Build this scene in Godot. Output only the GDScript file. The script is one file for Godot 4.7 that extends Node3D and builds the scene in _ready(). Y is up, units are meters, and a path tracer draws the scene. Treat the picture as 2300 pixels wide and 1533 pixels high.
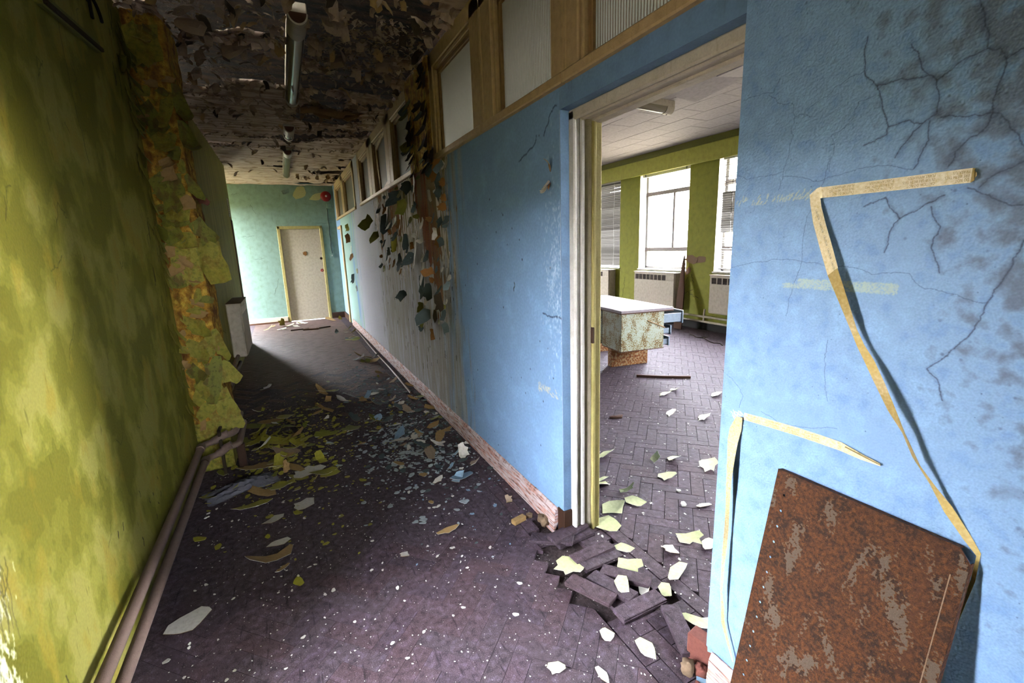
extends Node3D
# An abandoned office corridor: x runs to the right, y up, -z down the corridor. Metres.
const RX := 1.16     # corridor face of the right wall
const LX := -0.69    # corridor face of the left wall
const FZ := -11.3    # face of the end wall
const CH := 2.92     # corridor ceiling
const SILL := 2.17   # underside of the borrowed lights
const WX := 6.3      # window wall of the room
const RH := 3.07     # room ceiling

var rng := RandomNumberGenerator.new()
var M := {}
var used := {}
var flakes := {}


# ---------------------------------------------------------------- shapes
class Shape:
	var v := PackedVector3Array()
	var n := PackedVector3Array()
	var uv := PackedVector2Array()

	func plane_uv(p: Vector3, nn: Vector3) -> Vector2:
		var a := nn.abs()
		if a.x >= a.y and a.x >= a.z:
			return Vector2(p.z, -p.y)
		if a.y >= a.z:
			return Vector2(p.x, p.z)
		return Vector2(p.x, -p.y)

	func tri(a: Vector3, b: Vector3, c: Vector3) -> void:   # counter-clockwise seen from outside
		var nn := (b - a).cross(c - a).normalized()
		for p in [a, c, b]:
			v.append(p)
			n.append(nn)
			uv.append(plane_uv(p, nn))

	func quad(a: Vector3, b: Vector3, c: Vector3, d: Vector3) -> void:
		tri(a, b, c)
		tri(a, c, d)

	func out(a: Vector3, b: Vector3, c: Vector3, from: Vector3) -> void:
		if (b - a).cross(c - a).dot((a + b + c) / 3.0 - from) < 0.0:
			tri(a, c, b)
		else:
			tri(a, b, c)

	func out4(a: Vector3, b: Vector3, c: Vector3, d: Vector3, from: Vector3) -> void:
		out(a, b, c, from)
		out(a, c, d, from)

	func slab(x0: float, x1: float, y0: float, y1: float, z0: float, z1: float) -> void:
		var m := Vector3(x0 + x1, y0 + y1, z0 + z1) * 0.5
		for s in [0, 1]:
			var x := x1 if s else x0
			var y := y1 if s else y0
			var z := z1 if s else z0
			out4(Vector3(x, y0, z0), Vector3(x, y1, z0), Vector3(x, y1, z1), Vector3(x, y0, z1), m)
			out4(Vector3(x0, y, z0), Vector3(x1, y, z0), Vector3(x1, y, z1), Vector3(x0, y, z1), m)
			out4(Vector3(x0, y0, z), Vector3(x1, y0, z), Vector3(x1, y1, z), Vector3(x0, y1, z), m)

	func cbox(c: Vector3, s: Vector3, b := 0.003, t := Transform3D.IDENTITY) -> void:   # chamfered box
		var h := s * 0.5
		b = minf(b, minf(h.x, minf(h.y, h.z)) * 0.9)
		var mid := t * c
		var P := func(sx: float, sy: float, sz: float, f: int) -> Vector3:
			var q := Vector3(sx * (h.x - (0.0 if f == 0 else b)), sy * (h.y - (0.0 if f == 1 else b)), sz * (h.z - (0.0 if f == 2 else b)))
			return t * (c + q)
		for s1 in [-1.0, 1.0]:
			out4(P.call(s1, -1.0, -1.0, 0), P.call(s1, 1.0, -1.0, 0), P.call(s1, 1.0, 1.0, 0), P.call(s1, -1.0, 1.0, 0), mid)
			out4(P.call(-1.0, s1, -1.0, 1), P.call(1.0, s1, -1.0, 1), P.call(1.0, s1, 1.0, 1), P.call(-1.0, s1, 1.0, 1), mid)
			out4(P.call(-1.0, -1.0, s1, 2), P.call(1.0, -1.0, s1, 2), P.call(1.0, 1.0, s1, 2), P.call(-1.0, 1.0, s1, 2), mid)
			for s2 in [-1.0, 1.0]:
				out4(P.call(s1, s2, -1.0, 0), P.call(s1, s2, 1.0, 0), P.call(s1, s2, 1.0, 1), P.call(s1, s2, -1.0, 1), mid)
				out4(P.call(s1, -1.0, s2, 0), P.call(s1, 1.0, s2, 0), P.call(s1, 1.0, s2, 2), P.call(s1, -1.0, s2, 2), mid)
				out4(P.call(-1.0, s1, s2, 1), P.call(1.0, s1, s2, 1), P.call(1.0, s1, s2, 2), P.call(-1.0, s1, s2, 2), mid)
				for s3 in [-1.0, 1.0]:
					out(P.call(s1, s2, s3, 0), P.call(s1, s2, s3, 1), P.call(s1, s2, s3, 2), mid)

	func bar(x0: float, x1: float, y0: float, y1: float, z0: float, z1: float, b := 0.004) -> void:
		cbox(Vector3(x0 + x1, y0 + y1, z0 + z1) * 0.5, Vector3(absf(x1 - x0), absf(y1 - y0), absf(z1 - z0)), b)

	func grid(rows: Array, closed := false, flip := false) -> void:   # rows of points, smooth normals
		var h := rows.size()
		var w: int = rows[0].size()
		var N := []
		for j in h:
			var line := PackedVector3Array()
			for i in w:
				var i0 := (i - 1 + w) % w if closed else maxi(i - 1, 0)
				var i1 := (i + 1) % w if closed else mini(i + 1, w - 1)
				var du: Vector3 = rows[j][i1] - rows[j][i0]
				var dv: Vector3 = rows[mini(j + 1, h - 1)][i] - rows[maxi(j - 1, 0)][i]
				var q := du.cross(dv).normalized()
				line.append(-q if flip else q)
			N.append(line)
		for j in h - 1:
			for i in (w if closed else w - 1):
				var k := (i + 1) % w
				var idx := [[j, i], [j, k], [j + 1, k], [j, i], [j + 1, k], [j + 1, i]]
				if not flip:
					idx = [[j, i], [j + 1, k], [j, k], [j, i], [j + 1, i], [j + 1, k]]
				for e in idx:
					v.append(rows[e[0]][e[1]])
					n.append(N[e[0]][e[1]])
					uv.append(plane_uv(rows[e[0]][e[1]], N[e[0]][e[1]]))

	func tube(pts: Array, r: float, sides := 10, cap := true, r_end := -1.0) -> void:
		var rows := []
		var side := Vector3.ZERO
		for i in pts.size():
			var d: Vector3 = (pts[mini(i + 1, pts.size() - 1)] - pts[maxi(i - 1, 0)]).normalized()
			if side == Vector3.ZERO:
				side = d.cross(Vector3.UP if absf(d.y) < 0.9 else Vector3.RIGHT).normalized()
			side = (side - d * side.dot(d)).normalized()
			var up := side.cross(d)
			var rr := r if r_end < 0.0 else lerpf(r, r_end, float(i) / (pts.size() - 1))
			var row := PackedVector3Array()
			for k in sides:
				var a := TAU * k / sides
				row.append(pts[i] + (side * cos(a) + up * sin(a)) * rr)
			rows.append(row)
		grid(rows, true, true)
		if cap:
			for e in [0, rows.size() - 1]:
				var inner: Vector3 = pts[1] if e == 0 else pts[e - 1]
				for k in sides:
					out(pts[e], rows[e][k], rows[e][(k + 1) % sides], inner)

	func lathe(prof: Array, t: Transform3D, sides := 20) -> void:   # [radius, height] along local y
		var rows := []
		for p in prof:
			var row := PackedVector3Array()
			for k in sides:
				var a := TAU * k / sides
				row.append(t * Vector3(cos(a) * p[0], p[1], sin(a) * p[0]))
			rows.append(row)
		grid(rows, true, true)

	func prism(poly: PackedVector2Array, y0: float, y1: float, b := 0.0) -> void:   # plan polygon (x, z), top edge chamfered
		var c := Vector2.ZERO
		for p in poly:
			c += p / poly.size()
		var k := poly.size()
		var mid := Vector3(c.x, (y0 + y1) * 0.5, c.y)
		for i in k:
			var p := poly[i]
			var q := poly[(i + 1) % k]
			var pi := p + (c - p).normalized() * b
			var qi := q + (c - q).normalized() * b
			out4(Vector3(p.x, y0, p.y), Vector3(q.x, y0, q.y), Vector3(q.x, y1 - b, q.y), Vector3(p.x, y1 - b, p.y), mid)
			if b > 0.0:
				out4(Vector3(p.x, y1 - b, p.y), Vector3(q.x, y1 - b, q.y), Vector3(qi.x, y1, qi.y), Vector3(pi.x, y1, pi.y), mid)
			out(Vector3(c.x, y1, c.y), Vector3(pi.x, y1, pi.y), Vector3(qi.x, y1, qi.y), mid)

	func xf(t: Transform3D) -> Shape:
		for i in v.size():
			v[i] = t * v[i]
			n[i] = (t.basis * n[i]).normalized()
		return self

	func arrays() -> Array:
		var a := []
		a.resize(Mesh.ARRAY_MAX)
		a[Mesh.ARRAY_VERTEX] = v
		a[Mesh.ARRAY_NORMAL] = n
		a[Mesh.ARRAY_TEX_UV] = uv
		return a

	func mesh(m: Material) -> ArrayMesh:
		var r := ArrayMesh.new()
		r.add_surface_from_arrays(Mesh.PRIMITIVE_TRIANGLES, arrays())
		r.surface_set_material(0, m)
		return r


# ---------------------------------------------------------------- textures, painted byte by byte
class Tex:
	var w: int
	var h: int
	var d: PackedByteArray

	func _init(ww: int, hh: int, c: Color) -> void:
		w = ww
		h = hh
		var im := Image.create(w, h, false, Image.FORMAT_RGB8)
		im.fill(c)
		d = im.get_data()

	func lay(m: PackedByteArray, lo: float, hi: float, c: Color, s := 1.0) -> Tex:   # colour c where noise m rises from lo to hi
		var t := PackedInt32Array()
		for i in 256:
			t.append(int(256.0 * s * clampf((i / 255.0 - lo) / (hi - lo), 0.0, 1.0)))
		var r := int(c.r * 255)
		var g := int(c.g * 255)
		var b := int(c.b * 255)
		var j := 0
		for i in w * h:
			var a := t[m[i]]
			if a:
				d[j] += ((r - d[j]) * a) >> 8
				d[j + 1] += ((g - d[j + 1]) * a) >> 8
				d[j + 2] += ((b - d[j + 2]) * a) >> 8
			j += 3
		return self

	func grain(m: PackedByteArray, amount: float) -> Tex:
		var t := PackedFloat32Array()
		for i in 256:
			t.append(1.0 + amount * (i / 127.5 - 1.0))
		for i in w * h:
			var k := t[m[i]]
			for c in 3:
				d[i * 3 + c] = mini(255, int(d[i * 3 + c] * k))
		return self

	func dot(x: float, y: float, r: float, c: Color, s: float, soft := 1.0) -> void:
		for py in range(maxi(0, int(y - r - 1)), mini(h, int(y + r + 2))):
			for px in range(maxi(0, int(x - r - 1)), mini(w, int(x + r + 2))):
				var q := Vector2(px - x, py - y).length()
				var a := s * clampf((r + 0.5 - q) / soft, 0.0, 1.0)
				if a > 0.0:
					var j := (py * w + px) * 3
					d[j] = int(lerpf(d[j], c.r * 255, a))
					d[j + 1] = int(lerpf(d[j + 1], c.g * 255, a))
					d[j + 2] = int(lerpf(d[j + 2], c.b * 255, a))

	func crack(pts: Array, r: float, c: Color, s: float, rg: RandomNumberGenerator, soft := 1.0) -> void:
		for i in pts.size() - 1:
			var a: Vector2 = pts[i]
			var b: Vector2 = pts[i + 1]
			var side := (b - a).orthogonal().normalized()
			var steps := int(a.distance_to(b) / maxf(r * 0.7, 0.8)) + 1
			var wob := 0.0
			for k in steps:
				wob = clampf(wob + rg.randf_range(-0.8, 0.8), -3.0, 3.0)
				var p := a.lerp(b, float(k) / steps) + side * wob * sin(PI * k / steps)
				dot(p.x, p.y, r * rg.randf_range(0.6, 1.15), c, s * rg.randf_range(0.6, 1.0), soft)

	func tex() -> ImageTexture:
		return ImageTexture.create_from_image(Image.create_from_data(w, h, false, Image.FORMAT_RGB8, d))


func nb(sd: int, freq: float, oct: int, w: int, h: int, sx := 1, sy := 1, type := FastNoiseLite.TYPE_SIMPLEX_SMOOTH) -> PackedByteArray:   # seamless noise, stretched sx, sy times
	var f := FastNoiseLite.new()
	f.seed = sd
	f.frequency = freq
	f.noise_type = type
	f.fractal_octaves = oct
	if type == FastNoiseLite.TYPE_CELLULAR:
		f.cellular_return_type = FastNoiseLite.RETURN_DISTANCE2_SUB
	var im := f.get_seamless_image(w / sx, h / sy)
	if sx * sy > 1:
		im.resize(w, h, Image.INTERPOLATE_CUBIC)
	im.convert(Image.FORMAT_L8)
	return im.get_data()


func bump(m: PackedByteArray, w: int, h: int) -> ImageTexture:
	return ImageTexture.create_from_image(Image.create_from_data(w, h, false, Image.FORMAT_L8, m))


func mat(c: Color, rough := 0.8, tex: Texture2D = null, scale := 1.0, relief: Texture2D = null, depth := 0.2) -> StandardMaterial3D:
	var m := StandardMaterial3D.new()
	m.albedo_color = c
	m.roughness = rough
	m.metallic_specular = 0.35
	if tex:
		m.albedo_texture = tex
	if tex or relief:
		m.uv1_triplanar = true
		m.uv1_world_triplanar = true
		m.uv1_scale = Vector3.ONE * scale
	if relief:
		m.heightmap_enabled = true
		m.heightmap_texture = relief
		m.heightmap_scale = depth
	return m


func wall_mat(tex: Texture2D, rough: float, u0: float, ulen: float, v1: float, vlen: float) -> StandardMaterial3D:   # metres along a wall to 0..1
	var m := StandardMaterial3D.new()
	m.albedo_texture = tex
	m.roughness = rough
	m.metallic_specular = 0.35
	m.uv1_scale = Vector3(1.0 / ulen, 1.0 / vlen, 1)
	m.uv1_offset = Vector3(-u0 / ulen, v1 / vlen, 0)
	return m


# ---------------------------------------------------------------- naming
func numbered(called: String) -> String:
	var k: int = used.get(called, 0)
	used[called] = k + 1
	return called if k == 0 else "%s_%03d" % [called, k]


func put(called: String, m: Mesh, parent: Node = null, at := Transform3D.IDENTITY) -> MeshInstance3D:
	var o := MeshInstance3D.new()
	o.mesh = m
	o.transform = at
	if parent == null:
		o.name = numbered(called)
		add_child(o, true)
	else:
		var key := "n_" + called
		var k: int = parent.get_meta(key, 0)
		parent.set_meta(key, k + 1)
		o.name = called if k == 0 else "%s_%03d" % [called, k]
		parent.add_child(o, true)
	return o


func thing(called: String, label: String, category: String, at := Vector3.ZERO, yaw := 0.0, group := "") -> Node3D:
	var o := Node3D.new()
	o.name = numbered(called)
	o.position = at
	o.rotation.y = yaw
	add_child(o, true)
	return tag(o, label, category, group)


func tag(o: Node3D, label: String, category := "", group := "") -> Node3D:
	o.set_meta("label", label)
	if category:
		o.set_meta("category", category)
	if group:
		o.set_meta("group", group)
	return o


func struct(called: String, m: Mesh, label: String, category := "wall") -> MeshInstance3D:
	var o := put(called, m)
	o.set_meta("kind", "structure")
	tag(o, label, category)
	return o


func V(x: float, y: float, z: float) -> Vector3:
	return Vector3(x, y, z)


func region(w: int, h: int, q: int, f: Callable) -> PackedByteArray:   # a smooth mask worked out at 1/q size
	var im := Image.create(w / q, h / q, false, Image.FORMAT_L8)
	for y in h / q:
		for x in w / q:
			var g: float = f.call((x + 0.5) * q / w, (y + 0.5) * q / h)
			im.set_pixel(x, y, Color(g, g, g))
	im.resize(w, h, Image.INTERPOLATE_BILINEAR)
	return im.get_data()


func torn(a: PackedByteArray, b: PackedByteArray, k: float) -> PackedByteArray:   # a mask with its outline torn by noise b
	var o := a.duplicate()
	for i in o.size():
		o[i] = clampi(int(a[i] + (b[i] - 128) * k), 0, 255)
	return o


func _ready() -> void:
	var env := Environment.new()
	var sky := ProceduralSkyMaterial.new()   # a bright, evenly overcast day
	sky.sky_top_color = Color(0.93, 0.95, 1.0)
	sky.sky_horizon_color = Color(1.0, 0.98, 0.96)
	sky.ground_bottom_color = Color(0.42, 0.40, 0.36)
	sky.ground_horizon_color = Color(0.55, 0.54, 0.50)
	sky.sky_energy_multiplier = 14.0
	sky.ground_energy_multiplier = 12.0
	sky.sun_angle_max = 0.0
	env.sky = Sky.new()
	env.sky.sky_material = sky
	env.background_mode = Environment.BG_SKY
	env.tonemap_mode = Environment.TONE_MAPPER_LINEAR
	env.tonemap_exposure = 0.5
	env.sdfgi_enabled = true
	env.ssao_enabled = true
	env.ssil_enabled = true
	var we := WorldEnvironment.new()
	we.name = "world_environment"
	we.environment = env
	add_child(we)
	var cam := Camera3D.new()   # 16 mm lens, turned 26 degrees to the right and tipped down
	cam.name = "camera"
	cam.fov = 73.288
	cam.near = 0.02
	cam.transform = Transform3D(Basis(V(0.89710058, -0.03242834, 0.44063471), V(0.11836986, 0.97848552, -0.16898127), V(-0.4256749, 0.20375106, 0.88163847)), V(0, 1.5, 0))
	add_child(cam)
	cam.current = true

	rng.seed = 7
	plain_materials()
	right_wall_materials()
	left_wall_material()
	shell()
	pillar()
	ceiling()
	floor_blocks()
	borrowed_lights()
	doorway()
	end_wall()
	room_windows()
	room_ceiling()
	radiators()
	pipes()
	lamps()
	desk()
	rust_panel()
	tapes()
	wall_damage()
	loose_blocks()
	rubble()
	litter()


func plain_materials() -> void:
	var w := 1024
	var fine := nb(3, 0.25, 3, w, w)
	var mid := nb(4, 0.03, 4, w, w)
	var big := nb(5, 0.008, 4, w, w)
	var spots := nb(6, 0.09, 2, w, w, 1, 1, FastNoiseLite.TYPE_CELLULAR)
	var scuff := nb(8, 0.05, 3, w, w, 1, 8)
	# old parquet: worn dark wood under grey dust
	var t := Tex.new(w, w, Color(0.30, 0.26, 0.27))
	t.lay(big, 0.45, 0.75, Color(0.32, 0.26, 0.27), 0.6).lay(mid, 0.55, 0.8, Color(0.40, 0.36, 0.40), 0.6).lay(mid, 0.40, 0.2, Color(0.17, 0.15, 0.16), 0.6)
	t.lay(scuff, 0.72, 0.95, Color(0.12, 0.10, 0.11), 0.7).lay(fine, 0.66, 0.9, Color(0.55, 0.52, 0.54), 0.5).grain(fine, 0.22)
	for i in 700:
		t.dot(rng.randf() * w, rng.randf() * w, rng.randf_range(0.2, 0.7), Color(0.66, 0.64, 0.63), rng.randf_range(0.3, 0.7))
	M.parq_tex = t.tex()
	var relief := bump(torn(mid, fine, 0.5), w, w)
	M.relief = relief
	for i in 6:
		var k := [Color(1, 1, 1), Color(0.97, 0.95, 0.97), Color(1.03, 1.0, 1.0), Color(1.0, 0.95, 0.94), Color(0.93, 0.92, 0.94), Color(1.05, 1.03, 1.05)]
		M["parq%d" % i] = mat(k[i] * Color(0.86, 0.84, 0.88), 0.74, M.parq_tex, 0.8, relief, 0.12)
		M["parq%d" % i].metallic_specular = 0.28
	t = Tex.new(w, w, Color(0.33, 0.27, 0.25))   # the same wood, ridged across by damp; its paler tone paints in far daylight
	var ridge := nb(9, 0.035, 3, w, w, 6, 1)
	t.lay(ridge, 0.5, 0.8, Color(0.39, 0.32, 0.30), 0.8).lay(ridge, 0.42, 0.2, Color(0.18, 0.14, 0.13), 0.8).lay(mid, 0.6, 0.85, Color(0.28, 0.23, 0.22), 0.6).grain(fine, 0.15)
	M.parq_far = mat(Color(1, 0.97, 0.96), 0.8, t.tex(), 0.8, bump(ridge, w, w), 0.5)
	M.parq_far.roughness = 0.72
	M.parq_far.metallic_specular = 0.34
	M.subfloor = mat(Color(0.75, 0.72, 0.7), 0.95, M.parq_tex, 1.3, relief, 0.5)
	# general plaster grain
	t = Tex.new(512, 512, Color(0.86, 0.86, 0.86))
	var f5 := nb(13, 0.2, 3, 512, 512)
	var m5 := nb(14, 0.025, 4, 512, 512)
	var s5 := nb(15, 0.05, 3, 512, 512, 1, 6)
	t.lay(m5, 0.5, 0.9, Color(0.94, 0.94, 0.94), 0.5).lay(m5, 0.45, 0.1, Color(0.76, 0.75, 0.73), 0.5).lay(s5, 0.78, 0.95, Color(0.62, 0.58, 0.5), 0.3).grain(f5, 0.05)
	M.grain = t.tex()
	M.fine = bump(f5, 512, 512)
	M.aqua = mat(Color(0.55, 0.67, 0.63), 0.7, M.grain, 0.6, M.fine, 0.05)
	M.blue = mat(Color(0.46, 0.59, 0.74), 0.6, M.grain, 0.7, M.fine, 0.05)
	M.olive = mat(Color(0.56, 0.57, 0.20), 0.7, M.grain, 0.6, M.fine, 0.06)
	M.yellow = mat(Color(0.74, 0.69, 0.44), 0.65, M.grain, 0.8, M.fine, 0.05)
	M.cream = mat(Color(0.86, 0.82, 0.74), 0.5, M.grain, 1.1)
	M.white = mat(Color(0.88, 0.87, 0.85), 0.5, M.grain, 1.1)
	M.metal_cream = mat(Color(0.80, 0.76, 0.68), 0.45, M.grain, 1.2)
	M.dark_wood = mat(Color(0.24, 0.15, 0.10), 0.6, M.grain, 2.0)
	M.brown = mat(Color(0.34, 0.22, 0.15), 0.7, M.grain, 2.0, M.fine, 0.1)
	M.black = mat(Color(0.04, 0.035, 0.03), 0.7)
	M.pipe = mat(Color(0.50, 0.42, 0.38), 0.55, M.grain, 3.0, M.fine, 0.06)
	M.wood = mat(Color(0.78, 0.67, 0.49), 0.55, M.grain, 1.5)
	M.wood_dark = mat(Color(0.60, 0.48, 0.32), 0.55, M.grain, 1.5)
	M.red = mat(Color(0.42, 0.03, 0.04), 0.35)
	M.brick = mat(Color(0.50, 0.30, 0.26), 0.9, M.grain, 4.0, M.fine, 0.3)
	M.mortar = mat(Color(0.56, 0.47, 0.38), 0.95, M.grain, 5.0, M.fine, 0.4)
	M.grey_rag = mat(Color(0.46, 0.46, 0.50), 0.95, M.grain, 4.0, M.fine, 0.2)
	M.lilac_tile = mat(Color(0.80, 0.77, 0.76), 0.75, M.grain, 1.3, M.fine, 0.1)
	M.slat = mat(Color(0.38, 0.37, 0.35), 0.45)
	M.drawer = mat(Color(0.56, 0.62, 0.68), 0.5, M.grain, 2.0)
	M.desk_top = mat(Color(0.60, 0.56, 0.58), 0.5, M.grain, 1.5)
	M.rail_white = mat(Color(0.9, 0.9, 0.88), 0.5, M.grain, 2.0)
	M.sash = mat(Color(0.52, 0.48, 0.46), 0.5, M.grain, 2.0)
	M.pelmet = mat(Color(0.68, 0.68, 0.28), 0.6, M.grain, 0.8)
	M.lens = mat(Color(0.46, 0.43, 0.36), 0.18)
	var g := StandardMaterial3D.new()   # clear panes of the outer windows
	g.transparency = BaseMaterial3D.TRANSPARENCY_ALPHA
	g.albedo_color = Color(0.95, 0.97, 0.97, 0.06)
	g.roughness = 0.05
	M.glass = g
	var rg := StandardMaterial3D.new()   # reeded glass: scatters what comes through
	rg.albedo_color = Color(0.46, 0.46, 0.43)
	rg.roughness = 0.22
	rg.backlight_enabled = true
	rg.backlight = Color(0.42, 0.42, 0.39)
	M.reeded = rg
	# bare plaster and rotted layers behind the paint
	t = Tex.new(512, 512, Color(0.64, 0.48, 0.18))
	var v5 := nb(17, 0.012, 5, 512, 512, 1, 2)
	t.lay(m5, 0.5, 0.75, Color(0.76, 0.64, 0.28), 0.9).lay(v5, 0.55, 0.8, Color(0.34, 0.20, 0.09), 0.85).lay(m5, 0.4, 0.2, Color(0.40, 0.30, 0.13), 0.8).lay(v5, 0.35, 0.2, Color(0.52, 0.50, 0.18), 0.7).grain(f5, 0.2)
	M.bare = mat(Color(1, 1, 1), 0.95, t.tex(), 1.6, relief, 0.7)
	t = Tex.new(512, 512, Color(0.20, 0.15, 0.11))
	var c5 := nb(18, 0.02, 5, 512, 512, 4, 1)
	t.lay(c5, 0.5, 0.75, Color(0.34, 0.24, 0.16), 0.8).lay(c5, 0.42, 0.2, Color(0.07, 0.05, 0.04), 0.9).lay(m5, 0.7, 0.9, Color(0.42, 0.33, 0.24), 0.6).grain(f5, 0.25)
	M.rot = mat(Color(1, 1, 1), 0.98, t.tex(), 0.9, relief, 0.8)
	t = Tex.new(1024, 1024, Color(0.78, 0.70, 0.63))
	var streak := nb(19, 0.02, 4, 1024, 1024, 8, 1)
	var streak2 := nb(20, 0.05, 3, 1024, 1024, 8, 1)
	t.lay(streak, 0.5, 0.75, Color(0.55, 0.46, 0.38), 0.75).lay(streak2, 0.62, 0.85, Color(0.36, 0.27, 0.20), 0.7).lay(big, 0.6, 0.8, Color(0.44, 0.34, 0.24), 0.7).lay(streak, 0.36, 0.2, Color(0.74, 0.68, 0.62), 0.7).grain(fine, 0.08)
	M.ceil = mat(Color(1, 1, 1), 0.85, t.tex(), 0.5, M.fine, 0.05)
	# rust, for the panel and the desk
	t = Tex.new(1024, 1024, Color(0.36, 0.20, 0.09))
	var r1 := nb(21, 0.055, 5, w, w)
	var r2 := nb(22, 0.009, 4, w, w, 1, 2)
	var r3 := nb(23, 0.3, 2, w, w)
	t.lay(big, 0.5, 0.75, Color(0.19, 0.10, 0.05), 0.8).lay(mid, 0.5, 0.75, Color(0.48, 0.29, 0.12), 0.75).lay(r1, 0.55, 0.8, Color(0.56, 0.36, 0.16), 0.6).lay(r1, 0.42, 0.2, Color(0.16, 0.08, 0.04), 0.65)
	t.lay(fine, 0.62, 0.9, Color(0.68, 0.48, 0.24), 0.55).lay(fine, 0.38, 0.12, Color(0.12, 0.06, 0.03), 0.6)
	var patch := torn(r2, r1, 0.45)
	t.lay(patch, 0.70, 0.73, Color(0.55, 0.38, 0.18), 0.8).lay(patch, 0.73, 0.755, Color(0.47, 0.43, 0.43), 0.95).grain(r3, 0.2)
	M.rust = mat(Color(0.64, 0.60, 0.52), 0.75, t.tex(), 1.6, bump(torn(patch, r1, 0.6), w, w), 0.12)
	M.rust.uv1_world_triplanar = false
	t = Tex.new(1024, 1024, Color(0.62, 0.66, 0.63))
	var rs := torn(r2, r1, 1.1)
	t.lay(rs, 0.50, 0.66, Color(0.50, 0.46, 0.26), 0.8).lay(rs, 0.64, 0.8, Color(0.36, 0.24, 0.10), 0.9).lay(spots, 0.25, 0.1, Color(0.42, 0.36, 0.18), 0.5).grain(fine, 0.08)
	M.desk = mat(Color(1, 1, 1), 0.55, t.tex(), 0.9)
	t = Tex.new(512, 512, Color(0.46, 0.28, 0.12))
	t.lay(m5, 0.5, 0.7, Color(0.54, 0.50, 0.40), 0.8).lay(m5, 0.42, 0.2, Color(0.28, 0.12, 0.05), 0.9).grain(f5, 0.2)
	M.rusty_foot = mat(Color(1, 1, 1), 0.75, t.tex(), 2.0)
	# skirting: pink and white paint worn through to the wood along the grain
	t = Tex.new(1024, 512, Color(0.68, 0.61, 0.60))
	var g1 := nb(31, 0.03, 4, 1024, 512, 8, 1)
	var g2 := nb(32, 0.06, 3, 1024, 512, 8, 1)
	t.lay(g1, 0.5, 0.7, Color(0.66, 0.47, 0.41), 0.85).lay(g2, 0.64, 0.8, Color(0.30, 0.18, 0.13), 0.85).lay(g1, 0.36, 0.2, Color(0.74, 0.70, 0.71), 0.8)
	M.skirt_tex = t.tex()
	M.skirt = mat(Color(1, 1, 1), 0.75, M.skirt_tex, 1.0, bump(g2, 1024, 512), 0.25)
	M.skirt.uv1_scale = V(2.0, 2.5, 0.9)
	# flakes
	M.f_olive = mat(Color(0.60, 0.57, 0.20), 0.55, M.grain, 3.0)
	M.f_green = mat(Color(0.46, 0.46, 0.18), 0.55, M.grain, 3.0)
	t = Tex.new(512, 512, Color(0.50, 0.48, 0.18))   # sheets of olive paint, stained by what ran down behind them
	t.lay(v5, 0.56, 0.74, Color(0.44, 0.34, 0.12), 0.75).lay(m5, 0.55, 0.8, Color(0.58, 0.55, 0.26), 0.7).lay(m5, 0.4, 0.2, Color(0.36, 0.36, 0.14), 0.8).grain(f5, 0.1)
	M.f_sheet = mat(Color(1, 1, 1), 0.55, t.tex(), 1.9, relief, 0.3)
	t = Tex.new(512, 512, Color(0.43, 0.43, 0.17))
	t.lay(v5, 0.56, 0.74, Color(0.32, 0.25, 0.11), 0.8).lay(m5, 0.4, 0.2, Color(0.28, 0.30, 0.12), 0.8).grain(f5, 0.1)
	M.f_sheet_dark = mat(Color(1, 1, 1), 0.55, t.tex(), 1.9, relief, 0.3)
	M.f_slate = mat(Color(0.29, 0.34, 0.34), 0.6, M.grain, 3.0)
	M.f_blue = mat(Color(0.50, 0.61, 0.70), 0.6, M.grain, 3.0)
	M.f_pale = mat(Color(0.64, 0.68, 0.69), 0.7, M.grain, 3.0)
	M.f_lime = mat(Color(0.83, 0.85, 0.64), 0.6, M.grain, 3.0)
	M.f_white = mat(Color(0.88, 0.86, 0.82), 0.7, M.grain, 3.0)
	M.f_ceil = mat(Color(0.62, 0.54, 0.46), 0.8, M.grain, 3.0)
	M.f_tan = mat(Color(0.64, 0.52, 0.34), 0.8, M.grain, 3.0)
	M.f_orange = mat(Color(0.50, 0.34, 0.15), 0.8, M.grain, 3.0)
	M.f_dark = mat(Color(0.22, 0.18, 0.12), 0.8, M.grain, 3.0)


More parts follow.
